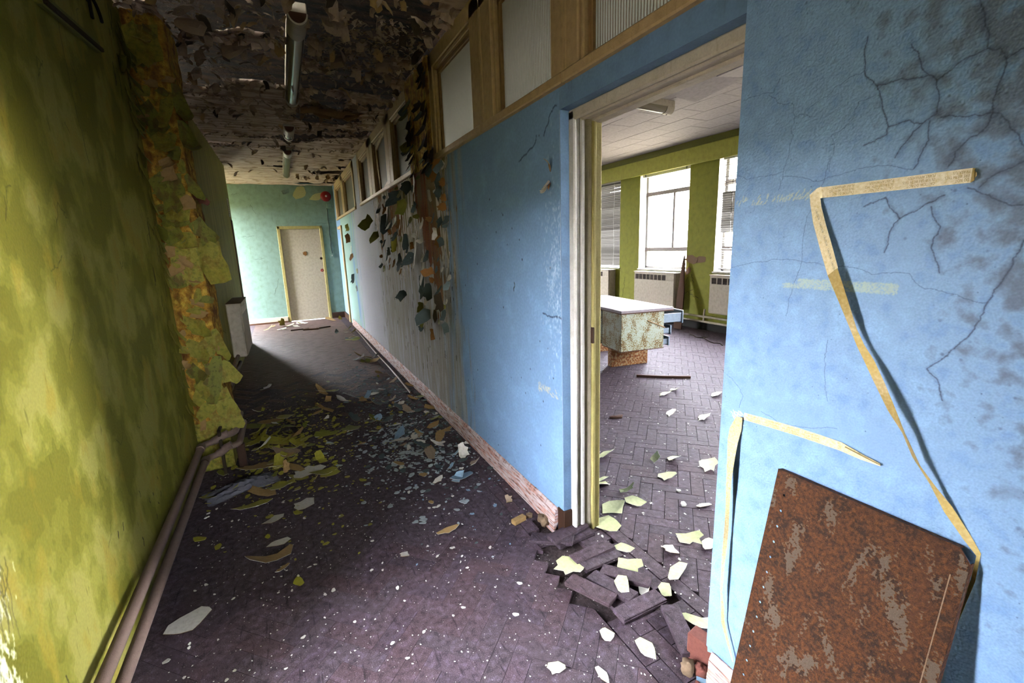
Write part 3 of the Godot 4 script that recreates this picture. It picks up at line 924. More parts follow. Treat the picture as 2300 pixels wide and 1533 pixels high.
func ceiling() -> void:
	var a := Shape.new()
	walls(a, [[-1.75, RX + 0.18, CH + 0.05, CH + 0.3, FZ - 0.2, 3.2]])
	var c := struct("ceiling", a.mesh(M.rot), "corridor ceiling with rotted boards and hanging curls of paint", "ceiling")
	# what is left of the painted layer: torn away where the damage field says so, drooping along every torn edge
	var f := FastNoiseLite.new()
	f.seed = 77
	f.frequency = 0.9
	f.fractal_octaves = 5
	var f2 := FastNoiseLite.new()
	f2.seed = 78
	f2.frequency = 0.35
	f2.fractal_octaves = 3
	var st := 0.03
	var z0 := -FZ
	var nx := 63
	var nz := int((z0 - 0.6) / st)
	var left := func(i: int, j: int) -> bool:
		var x := LX + i * st
		var z := -0.6 - j * st
		var hurt := smoothstep(-5.9, -4.3, z) * 0.50 + 0.02
		if z < -5.0:
			hurt += 0.36 * exp(-pow((z + 5.55 + 0.1 * x) / 0.12, 2.0)) * smoothstep(0.2, 0.5, x)
			hurt += 0.26 * exp(-pow((z + 6.15) / 0.05, 2.0)) + 0.22 * exp(-pow((z + 6.7) / 0.04, 2.0)) + 0.3 * exp(-pow((z + 7.3) / 0.035, 2.0)) * smoothstep(0.5, -0.2, absf(x))
			hurt += 0.5 * exp(-pow((z + 9.6) / 0.5, 2.0)) * smoothstep(0.5, 1.0, x)
		return f.get_noise_2d(x * 1.0, z * 1.7) * 0.75 + 0.33 + f2.get_noise_2d(x, z * 2.0) * 0.45 > hurt
	var keep := {}
	for j in nz:
		for i in nx:
			if left.call(i, j):
				keep[Vector2i(i, j)] = true
	var hh := {}
	for j in nz + 1:
		for i in nx + 1:
			var n := 0
			for o in [Vector2i(0, 0), Vector2i(-1, 0), Vector2i(0, -1), Vector2i(-1, -1)]:
				if keep.has(Vector2i(i, j) + o):
					n += 1
			var y := CH + 0.012 * f2.get_noise_2d(i * st * 4.0, j * st * 9.0)
			if n < 4 and i > 0 and i < nx and j < nz:
				y -= rng.randf_range(0.004, 0.045) * smoothstep(-9.5, -5.0, -0.6 - j * st)
			hh[Vector2i(i, j)] = V(LX + i * st + rng.randf_range(-0.007, 0.007), y, -0.6 - j * st + rng.randf_range(-0.007, 0.007))
	var s := Shape.new()
	for e in keep:
		var A: Vector3 = hh[e]
		var B: Vector3 = hh[e + Vector2i(1, 0)]
		var C: Vector3 = hh[e + Vector2i(1, 1)]
		var D: Vector3 = hh[e + Vector2i(0, 1)]
		s.quad(A, D, C, B)   # underside
		var up := V(0, 0.004, 0)
		s.quad(A + up, B + up, C + up, D + up)
	var layer := put("paint_layer", s.mesh(M.ceil), c)
	layer.set_meta("kind", "stuff")
	s = Shape.new()
	s.slab(-1.6, LX, CH, CH + 0.02, FZ, -9.08)
	put("wing_ceiling", s.mesh(M.ceil), c)
	# curls hanging from it
	for i in 250:
		var z := -2.9 - absf(rng.randfn(0.0, 1.5)) if i < 190 else rng.randf_range(-9.8, -5.2)
		var x := rng.randf_range(LX + 0.05, RX - 0.05)
		if i > 225:
			x = rng.randf_range(0.5, 1.1)
			z = rng.randf_range(-10.2, -8.6)
		if z < -11.0:
			continue
		var big := rng.randf_range(0.015, 0.08) if z > -5.2 else rng.randf_range(0.02, 0.06)
		var m: Material = [M.f_ceil, M.f_ceil, M.f_ceil, M.f_tan, M.f_dark][rng.randi() % 5]
		put("paint_flake", flake(m, M.f_ceil, rng.randi() % 7, snappedf(big, 0.03) + 0.02, snappedf(big * 1.5, 0.03) + 0.04, [0.9, 1.5, 2.1][rng.randi() % 3]), c, on_ceiling(x, z, rng.randf() * TAU, CH - rng.randf_range(0, 0.015)))
	# crumbs and slivers past counting
	var mm := MultiMesh.new()
	mm.transform_format = MultiMesh.TRANSFORM_3D
	mm.mesh = flake(M.f_ceil, M.f_tan, 3, 1.0, 1.6, 1.2, 0.05)
	mm.instance_count = 1500
	for i in 1500:
		var z: float = -3.3 - absf(rng.randfn(0.0, 0.9)) if i < 1000 else [-5.6, -6.15, -6.7, -7.3, -5.2][i % 5] + rng.randfn(0, 0.05)
		var x := rng.randf_range(LX + 0.03, RX - 0.03)
		if i % 2 == 0 and i < 1000:
			x = rng.randf_range(0.4, 1.1)
			z = -3.2 - rng.randf() * 1.0
		var sz := rng.randf_range(0.008, 0.03)
		mm.set_instance_transform(i, Transform3D(on_ceiling(x, z, rng.randf() * TAU).basis.scaled_local(V(sz, sz * rng.randf_range(0.8, 2.0), sz)), V(x, CH - rng.randf_range(0.0, 0.03), z)))
	var bits := MultiMeshInstance3D.new()
	bits.multimesh = mm
	bits.name = "paint_slivers"
	bits.set_meta("kind", "stuff")
	c.add_child(bits)
	# the big torn sheet beyond the lamp
	for k in 7:
		put("paint_sheet", flake(M.f_tan, M.f_tan, k, 0.24, 0.26, 1.0, 0.006), c, on_ceiling(0.42 + k * 0.075, -5.30 - 0.02 * k - 0.06 * (k % 2), PI + rng.randf_range(-0.4, 0.4), CH - 0.005))
	for p in [[-0.1, -4.0, 0.26, 0.30], [0.42, -3.75, 0.2, 0.3], [0.62, -3.9, 0.26, 0.3], [0.9, -3.9, 0.2, 0.3], [-0.38, -3.2, 0.2, 0.24], [-0.32, -3.7, 0.24, 0.3], [0.75, -2.9, 0.2, 0.2], [0.05, -2.75, 0.2, 0.26]]:
		put("paint_sheet", flake(M.f_ceil, M.f_ceil, int(p[0] * 50 + 60) % 7, p[2] * 0.75, p[3] * 0.75, 1.5, 0.004), c, on_ceiling(p[0], p[1], PI + rng.randf_range(-0.8, 0.8), CH))


# ---------------------------------------------------------------- floor
func floor_blocks() -> void:
	var fl: Node3D = M.floor_node
	var W := 0.075
	var half := sqrt(0.5)
	var to := func(u: float, v: float) -> Vector2: return Vector2((u - v) * half * W + 0.02, (u + v) * half * W)
	var corridor := PackedVector2Array([Vector2(LX - 0.02, -11.3), Vector2(0.995, -11.3), Vector2(0.995, 0.4), Vector2(LX - 0.02, 0.4)])
	var room := PackedVector2Array([Vector2(1.435, -2.7), Vector2(6.3, -9.4), Vector2(6.3, -2.9), Vector2(1.435, -0.7)])
	var gone := PackedVector2Array([Vector2(1.0, -1.74), Vector2(1.36, -1.9), Vector2(1.36, -1.30), Vector2(0.99, -1.32)])
	var jobs := []
	for side in 2:
		var reg := corridor if side == 0 else room
		var list := []
		for a in range(-125, 12):
			for b in range(-24, 24):
				for kind in 2:
					var o := Vector2(a + 6 * b, a)
					var r := Rect2(o, Vector2(3, 1)) if kind == 0 else Rect2(o + Vector2(3, -2), Vector2(1, 3))
					r = r.grow(-0.008 if side == 0 else -0.017)
					var poly := PackedVector2Array([to.call(r.position.x, r.position.y), to.call(r.end.x, r.position.y), to.call(r.end.x, r.end.y), to.call(r.position.x, r.end.y)])
					var mid := (poly[0] + poly[2]) * 0.5
					if mid.y > 0.5 or mid.y < -11.4 or mid.x < -0.9 or mid.x > 6.5 or (side == 0) != (mid.x < 1.25):
						continue
					for got in Geometry2D.intersect_polygons(poly, reg):
						if got.size() >= 3 and area(got) > 0.0006:
							list.append([mid.length(), got, mid])
		list.sort_custom(func(p, q): return p[0] < q[0])
		jobs.append(list)
	# along the right wall two courses laid lengthwise, and crosswise courses in the doorway
	var border := []
	var zz := 0.3
	var k := 0
	while zz > -9.9:
		for c in 2:
			var z := zz - c * 0.11
			border.append([absf(z), rect(1.0 + c * 0.072, 1.068 + c * 0.076, z - 0.222, z), Vector2(1.07, z)])
		zz -= 0.225
	border = border.filter(func(e): return e[2].y > -1.22 or e[2].y < -1.95)
	for z in [-1.24, -1.86]:
		border.append([1.0, rect(1.0, 1.22, z - 0.03, z + 0.03), Vector2(1.1, z)])
	zz = -0.95
	while zz > -2.0:
		border.append([1.0, rect(1.362, 1.432, zz - 0.40, zz - 0.002), Vector2(1.4, zz)])
		if zz > -1.3 or zz < -1.86:
			pass
		zz -= 0.402
	for z in [-1.0, -1.075, -1.15]:
		border.append([1.0, rect(1.15, 1.355, z - 0.072, z), Vector2(1.25, z)])
	border.append([1.0, rect(1.13, 1.355, -1.86, -1.79), Vector2(1.25, -1.82)])
	border.append([1.0, rect(1.20, 1.355, -1.785, -1.70), Vector2(1.25, -1.75)])
	border.append([1.0, rect(1.29, 1.356, -1.66, -1.32), Vector2(1.32, -1.5)])
	var count := [260, 0]
	for e in border:
		count[1] += 1
		lay_block(fl, e[1], "border_block" if count[1] <= 200 else "", null)
	for side in 2:
		var rest := Shape.new()
		var worn := Shape.new()
		var n := 0
		for e in jobs[side]:
			var mid: Vector2 = e[2]
			if side == 0 and Geometry2D.is_point_in_polygon(mid, gone):
				continue
			var in_view := mid.y < -0.75 and (side == 1 or mid.y > -4.3)
			if in_view and n < [150, 150][side]:
				n += 1
				lay_block(fl, e[1], "parquet_block", null)
			else:
				lay_block(fl, e[1], "", worn if side == 0 and rng.randf() < smoothstep(-4.3, -6.6, mid.y) else rest)
		if side == 0:
			put("worn_parquet", worn.mesh(M.parq_far), fl).set_meta("kind", "stuff")
		var o := put("parquet", rest.mesh(M.parq0), fl)
		o.set_meta("kind", "stuff")
	# plain boards where nobody sees the pattern
	var s := Shape.new()
	s.slab(1.435, WX, -0.03, -0.003, -12.0, -9.4)
	s.prism(PackedVector2Array([Vector2(1.435, -2.702), Vector2(1.435, -9.4), Vector2(6.298, -9.4)]), -0.03, -0.001)
	s.prism(PackedVector2Array([Vector2(1.435, -0.698), Vector2(6.3, -2.898), Vector2(6.3, 1.5), Vector2(1.435, 1.5)]), -0.03, -0.001)
	s.slab(LX - 0.2, RX, -0.03, -0.001, 0.4, 3.0)
	s.slab(-1.6, LX - 0.02, -0.03, -0.001, FZ, -9.08)
	s.slab(-3.2, LX - 0.02, -0.03, -0.001, -1.3, -0.4)
	s.slab(0.996, RX, -0.03, -0.001, FZ, -9.9)
	put("floorboard", s.mesh(M.parq0), fl)


func rect(x0: float, x1: float, z0: float, z1: float) -> PackedVector2Array:
	return PackedVector2Array([Vector2(x0, z0), Vector2(x1, z0), Vector2(x1, z1), Vector2(x0, z1)])


func area(p: PackedVector2Array) -> float:
	var s := 0.0
	for i in p.size():
		s += p[i].cross(p[(i + 1) % p.size()])
	return absf(s) * 0.5


func lay_block(fl: Node3D, poly: PackedVector2Array, called: String, into: Shape) -> void:
	var top := rng.randf_range(-0.0012, 0.0004)
	if into:
		into.prism(poly, -0.022, top, 0.0008)
		return
	var s := Shape.new()
	s.prism(poly, -0.022, top, 0.0008)
	put(called if called else "border_strip", s.mesh(M["parq%d" % (rng.randi() % 6)]), fl)


# ---------------------------------------------------------------- the row of internal windows over the right wall
func borrowed_lights() -> void:
	var x0 := RX - 0.012   # face of the frames
	# opening = [far z, near z, kind]; kind: g fixed reeded pane, p plain pale pane, h hopper swung in
	var runs := [[-3.69, [[-3.59, -2.83, "g"], [-2.52, -1.90, "g"], [-1.69, -1.02, "g"], [-0.80, -0.30, "g"]], -0.22], [-7.5, [[-7.36, -6.62, "p"], [-6.22, -5.45, "h"], [-5.12, -4.30, "p"]], -4.34], [-10.95, [[-10.8, -9.75, "p"], [-9.45, -8.16, "p"]], -8.02]]
	var say := ["ribbed glass internal window nearest the peeling pillar", "ribbed glass internal window above the blue wall, second from the pillar", "ribbed glass internal window directly over the open doorway", "ribbed glass internal window past the doorway, nearest the viewpoint", "internal window with milky glass beside the strip of blue wall", "internal window whose inner sash has dropped open at a slant", "plain milky internal window just beyond the peeling pillar", "last internal window by the end wall", "internal window with deep yellow frame near the end of the corridor"]
	var n := 0
	for r in runs:
		var from: float = r[0]
		for k in r[1].size():
			var o: Array = r[1][k]
			var to: float = r[2] if k == r[1].size() - 1 else (o[1] + r[1][k + 1][0]) * 0.5
			var win := Node3D.new()
			win.name = "window_%d" % (n + 1)
			win.set_meta("kind", "structure")
			add_child(win)
			tag(win, say[n], "window")
			var fr := Shape.new()
			fr.bar(x0, RX + 0.15, SILL + 0.03, CH - 0.02, from, o[0], 0.006)
			fr.bar(x0, RX + 0.15, SILL + 0.03, CH - 0.02, o[1], to, 0.006)
			fr.bar(x0, RX + 0.15, CH - 0.11, CH - 0.005, from, to, 0.006)
			put("frame", fr.mesh(M.wood), win)
			var sl := Shape.new()
			sl.bar(x0 - 0.016, RX + 0.15, SILL - 0.006, SILL + 0.038, from, to, 0.006)
			put("sill", sl.mesh(M.wood), win)
			# stepped sash mouldings round the pane
			var gx := RX + 0.045
			for st in [[0.0, 0.022, x0 + 0.014], [0.022, 0.05, x0 + 0.034]]:
				var b := Shape.new()
				b.bar(st[2], gx + 0.03, SILL + 0.036, CH - 0.11, o[0] + st[0], o[0] + st[1], 0.004)
				b.bar(st[2], gx + 0.03, SILL + 0.036, CH - 0.11, o[1] - st[1], o[1] - st[0], 0.004)
				b.bar(st[2], gx + 0.03, CH - 0.112 - st[1], CH - 0.11 - st[0], o[0], o[1], 0.004)
				b.bar(st[2], gx + 0.03, SILL + 0.036, SILL + 0.04 + st[1] * 0.5, o[0], o[1], 0.004)
				put("moulding", b.mesh(M.wood if st[0] == 0.0 else M.wood_dark), win)
			# grooves between the stiles
			for gz in [from + 0.012, to - 0.012]:
				var gsh := Shape.new()
				gsh.bar(x0 - 0.004, x0 + 0.01, SILL + 0.036, CH - 0.11, gz - 0.012, gz + 0.012, 0.004)
				put("bead", gsh.mesh(M.wood), win)
			var za: float = o[0] + 0.045
			var zb: float = o[1] - 0.045
			var ya := SILL + 0.05
			var yb := CH - 0.155
			if o[2] == "g":   # vertical reeds, 9 mm apart
				var ribs := int((zb - za) / 0.015)
				var rows := []
				for y in [ya, yb]:
					var row := PackedVector3Array()
					for i in ribs * 4 + 1:
						row.append(V(gx - 0.007 * absf(sin(i * PI / 4.0)), y, lerpf(za, zb, i / (ribs * 4.0))))
					rows.append(row)
				var p := Shape.new()
				p.grid(rows, false, false)
				put("reeded_pane", p.mesh(M.reeded), win)
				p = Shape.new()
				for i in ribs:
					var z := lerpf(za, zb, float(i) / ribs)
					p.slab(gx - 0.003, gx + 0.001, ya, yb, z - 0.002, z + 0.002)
				put("refraction_bar", p.mesh(M.mortar), win).set_meta("kind", "stuff")  # added dark bars that imitate refraction lines between the reeds
			elif o[2] == "p":
				var p := Shape.new()
				p.slab(gx, gx + 0.004, ya, yb, za, zb)
				put("pane", p.mesh(M.reeded), win)
			else:   # the sash hangs from its near stile, dropped so that it slants across the opening
				var t := Transform3D(Basis(V(1, 0, 0), -0.17), V(gx - 0.012, 2.5, -5.76))
				var p := Shape.new()
				for q in [[-0.34, -0.29, -0.30, 0.30], [0.29, 0.34, -0.30, 0.30]]:
					p.cbox(V(0, 0, (q[0] + q[1]) * 0.5), V(0.035, 0.6, 0.05), 0.004, t)
				p.cbox(V(0, 0.275, 0), V(0.035, 0.05, 0.6), 0.004, t)
				p.cbox(V(0, -0.275, 0), V(0.035, 0.05, 0.6), 0.004, t)
				put("dropped_sash", p.mesh(M.wood), win)
				p = Shape.new()
				p.cbox(V(0, 0, 0), V(0.004, 0.5, 0.58), 0.001, t)
				put("pane", p.mesh(M.reeded), win)
				p = Shape.new()
				p.bar(gx + 0.06, gx + 0.08, ya, yb, za - 0.04, za + 0.3, 0.003)
				put("backing", p.mesh(M.dark_wood), win)
			from = to
			n += 1


# ---------------------------------------------------------------- the doorway into the room
func doorway() -> void:
	var d := Node3D.new()
	d.name = "door_1"
	d.set_meta("kind", "structure")
	add_child(d)
	tag(d, "cream and yellow moulded door frame of the open doorway, no door hung", "door frame")
	var z := -1.85   # the left reveal; the frame stands 45 mm inside it
	var jamb := func(parent: Node) -> void:
		var a := Shape.new()
		for q in [[0.045, 0.062, 0.0, 0.045], [0.05, 0.085, 0.0, 0.036], [0.085, 0.108, 0.0, 0.042]]:
			a.bar(RX + q[0], RX + q[1], 0.0, 2.07, z + q[2], z + q[3], 0.006)
		put("architrave", a.mesh(M.white), parent)
		a = Shape.new()
		a.bar(RX + 0.108, RX + 0.15, 0.0, 2.07, z, z + 0.034, 0.003)
		put("jamb", a.mesh(M.cream), parent)
		a = Shape.new()
		a.bar(RX + 0.15, RX + 0.168, 0.0, 2.07, z, z + 0.046, 0.004)
		a.bar(RX + 0.168, RX + 0.205, 0.0, 2.07, z, z + 0.036, 0.004)
		put("door_stop", a.mesh(M.yellow), parent)
		a = Shape.new()
		a.bar(RX + 0.146, RX + 0.158, 1.02, 1.10, z + 0.03, z + 0.048, 0.002)
		put("strike_plate", a.mesh(M.dark_wood), parent)
	jamb.call(d)
	var h := Shape.new()
	for q in [[0.045, 0.062, 0.045], [0.05, 0.085, 0.036], [0.085, 0.108, 0.042]]:
		h.bar(RX + q[0], RX + q[1], 2.075 - q[2], 2.075, z, -0.93, 0.006)
	put("head_architrave", h.mesh(M.cream), d)
	h = Shape.new()
	h.bar(RX + 0.108, RX + 0.15, 2.041, 2.075, z, -0.93, 0.003)
	h.bar(RX + 0.15, RX + 0.205, 2.03, 2.075, z, -0.93, 0.004)
	put("head_jamb", h.mesh(M.cream), d)
	h = Shape.new()
	h.bar(RX + 0.05, RX + 0.19, 0.15, 2.07, -0.937, -0.928, 0.002)
	put("far_jamb", h.mesh(M.white), d)


func end_wall() -> void:
	var d := Node3D.new()
	d.name = "door_2"
	d.set_meta("kind", "structure")
	d.position = V(0, 0, FZ)
	add_child(d)
	tag(d, "closed flush cream door with yellow frame in the far green wall", "door")
	var a := Shape.new()
	a.bar(0.002, 0.798, 0.012, 2.012, -0.06, -0.02, 0.004)
	put("leaf", a.mesh(M.metal_cream), d)
	a = Shape.new()
	a.bar(-0.055, 0.004, 0.0, 2.075, -0.06, 0.014, 0.006)
	a.bar(0.796, 0.855, 0.0, 2.075, -0.06, 0.014, 0.006)
	a.bar(-0.055, 0.855, 2.012, 2.075, -0.06, 0.014, 0.006)
	put("frame", a.mesh(M.yellow), d)
	a = Shape.new()
	var t := Transform3D(Basis(V(1, 0, 0), PI / 2), V(0.765, 1.365, -0.021))
	a.lathe([[0.03, 0.0], [0.03, 0.006], [0.0, 0.007]], t, 14)
	put("lock_hole", a.mesh(M.dark_wood), d)
	a = Shape.new()
	a.lathe([[0.034, 0.0], [0.034, 0.008], [0.024, 0.012], [0.016, 0.012], [0.014, 0.006]], Transform3D(t.basis, V(0.757, 1.10, -0.021)), 16)
	put("red_ring", a.mesh(M.red), d)
	a = Shape.new()
	a.lathe([[0.015, 0.0], [0.013, 0.009], [0.0, 0.01]], Transform3D(t.basis, V(0.757, 1.10, -0.021)), 12)
	put("knob", a.mesh(M.white), d)
	put("torn_patch", flake(M.f_orange, M.f_dark, 3, 0.09, 0.10, 0.3), d, Transform3D(Basis(), V(0.435, 1.53, -0.017)))
	# patches where the green has come off
	var wf := get_node("wall_far")
	put("bare_patch", flake(M.f_lime, M.f_lime, 2, 0.30, 0.26, 0.02), wf, Transform3D(Basis(V(0, 0, 1), 0.2), V(0.44, 2.90, FZ + 0.003)))
	put("bare_patch", flake(M.f_lime, M.f_lime, 5, 0.16, 0.36, 0.02), wf, Transform3D(Basis(V(0, 0, 1), -0.9), V(0.95, 2.80, FZ + 0.003)))
	put("paint_flake", flake(M.aqua, M.f_lime, 1, 0.12, 0.2, 0.9), wf, Transform3D(Basis(V(0, 0, 1), -0.9), V(0.28, 2.84, FZ + 0.004)))
	put("paint_flake", flake(M.aqua, M.f_lime, 4, 0.12, 0.16, 0.9), wf, Transform3D(Basis(V(0, 0, 1), 0.4), V(0.76, 2.90, FZ + 0.004)))
	put("paint_flake", flake(M.aqua, M.f_lime, 6, 0.10, 0.12, 0.7), wf, Transform3D(Basis(V(0, 0, 1), 2.0), V(1.12, 2.75, FZ + 0.004)))
	for c in [[-0.75, 2.72, 0.12, 0.2], [-0.45, 2.42, 0.2, -1.2], [-0.62, 1.87, 0.25, 0.05], [-0.45, 1.4, 0.2, 0.1], [-0.2, 0.8, 0.35, 1.2], [0.9, 2.13, 0.3, 0.0]]:
		var k := Shape.new()
		for i in 5:
			k.cbox(V((i - 2.0) * c[2] / 5.0, sin(i * 2.1) * 0.008, 0), V(c[2] / 4.6, 0.004, 0.004), 0.001, Transform3D(Basis(V(0, 0, 1), c[3]), V(c[0], c[1], FZ)))
		put("crack", k.mesh(M.f_slate), wf)
	# fire bell
	var b := thing("fire_bell", "round dark red fire bell high on the far green wall", "bell", V(1.0, 2.70, FZ))
	a = Shape.new()
	a.lathe([[0.05, 0.0], [0.05, 0.03], [0.105, 0.035], [0.112, 0.045], [0.104, 0.075], [0.07, 0.095], [0.02, 0.103], [0.0, 0.104]], Transform3D(Basis(V(1, 0, 0), PI / 2), Vector3.ZERO), 28)
	put("gong", a.mesh(M.red), b)
	a = Shape.new()
	a.lathe([[0.022, 0.10], [0.02, 0.11], [0.0, 0.112]], Transform3D(Basis(V(1, 0, 0), PI / 2), Vector3.ZERO), 14)
	put("centre_stud", a.mesh(M.white), b)
	b = thing("call_point", "small pale box on the far wall under the red bell", "box", V(1.05, 2.50, FZ))
	a = Shape.new()
	a.bar(-0.055, 0.055, -0.05, 0.05, 0, 0.045, 0.006)
	put("body", a.mesh(M.aqua), b)
	a = Shape.new()
	a.bar(-0.045, 0.045, -0.04, 0.04, 0.045, 0.05, 0.003)
	put("lid", a.mesh(M.aqua), b)
	b = thing("light_switch", "pale green switch plate on the far wall right of the cream door", "switch", V(1.0, 1.42, FZ))
	a = Shape.new()
	a.bar(-0.042, 0.042, -0.042, 0.042, 0, 0.012, 0.004)
	put("plate", a.mesh(M.aqua), b)
	a = Shape.new()
	a.bar(-0.008, 0.008, -0.014, 0.014, 0.012, 0.022, 0.003)
	put("rocker", a.mesh(M.white), b)
	a = Shape.new()
	var pts := []
	for i in 13:
		pts.append(V(1.0 + 0.006 * sin(i * 1.7), 2.46 - i * 0.083, FZ + 0.006))
	a.tube(pts, 0.006, 6)
	tag(put("bell_cable", a.mesh(M.black)), "thin dark cable dropping from the bell box to the switch", "cable")
	# jamb of the last doorway on the right, and of the one where the left wall ends
	a = Shape.new()
	a.bar(RX - 0.03, RX + 0.01, 0.0, 2.03, -10.42, -10.28, 0.006)
	a.bar(RX - 0.022, RX + 0.01, 1.97, 2.03, -10.95, -10.28, 0.006)
	struct("door_3", a.mesh(M.wood), "yellowed frame edge of the last doorway on the right", "door frame")
	a = Shape.new()
	a.bar(LX - 0.02, LX + 0.012, 0.0, 2.06, -8.98, -8.86, 0.005)
	struct("trim_5", a.mesh(M.brown), "brown wooden door post where the left wall ends", "door frame")
	a = Shape.new()
	a.bar(LX - 0.21, LX + 0.006, 0.0, 2.06, -9.10, -8.98, 0.005)
	struct("trim_6", a.mesh(M.yellow), "yellow corner board at the end of the left wall", "trim")
	b = thing("notice", "small weathered paper notice high on the left wall end", "notice", V(LX, 2.24, -8.78))
	a = Shape.new()
	a.bar(0.0, 0.006, -0.14, 0.14, -0.08, 0.08, 0.001)
	put("paper", a.mesh(M.f_white), b)
	a = Shape.new()
	for i in 7:
		a.bar(0.006, 0.0066, 0.10 - i * 0.032, 0.108 - i * 0.032, -0.065, 0.06 - 0.02 * (i % 3), 0.0002)
	put("print", a.mesh(M.f_slate), b)
	# timber lying by the far door
	for q in [[-0.02, -9.98, 0.34, 0.05, "dark broken board on the floor before the far cream door"], [0.18, -9.86, 0.30, -0.25, "reddish split batten lying across the dark far board"], [0.42, -9.95, 0.26, 0.35, "short dark board end right of the far broken board"]]:
		a = Shape.new()
		a.cbox(V(0, 0.012, 0), V(q[2], 0.022, 0.07), 0.004)
		var o := put("broken_board", a.mesh(M.dark_wood if q[3] > 0 else M.brown), null, Transform3D(Basis(V(0, 1, 0), q[3]), V(q[0] + 0.15, 0.0, q[1])))
		tag(o, q[4], "board")
	# rail and hook high on the left wall
	b = thing("wall_rail", "dark wooden rail sloping high on the left yellow wall", "rail", V(LX, 2.46, -2.72))
	a = Shape.new()
	var rt := Transform3D(Basis(V(1, 0, 0), 0.10), Vector3.ZERO)
	a.cbox(V(0.012, 0, 0), V(0.024, 0.05, 0.66), 0.004, rt)
	put("rail", a.mesh(M.f_green), b)
	a = Shape.new()
	a.cbox(V(0.03, -0.012, 0), V(0.014, 0.018, 0.64), 0.003, rt)
	put("lip", a.mesh(M.f_dark), b)
	b = thing("wall_hook", "black curled iron hook high on the left wall by the pillar", "hook", V(LX, 2.70, -3.06))
	a = Shape.new()
	pts = []
	for i in 15:
		var an := -0.6 + i * 0.36
		pts.append(V(0.012 + i * 0.0022, 0.03 * sin(an) - i * 0.004, 0.028 * cos(an)))
	a.tube(pts, 0.0075, 8)
	put("curl", a.mesh(M.black), b)
	a = Shape.new()
	a.bar(0.0, 0.012, -0.07, 0.05, -0.035, -0.015, 0.003)
	put("back_plate", a.mesh(M.black), b)


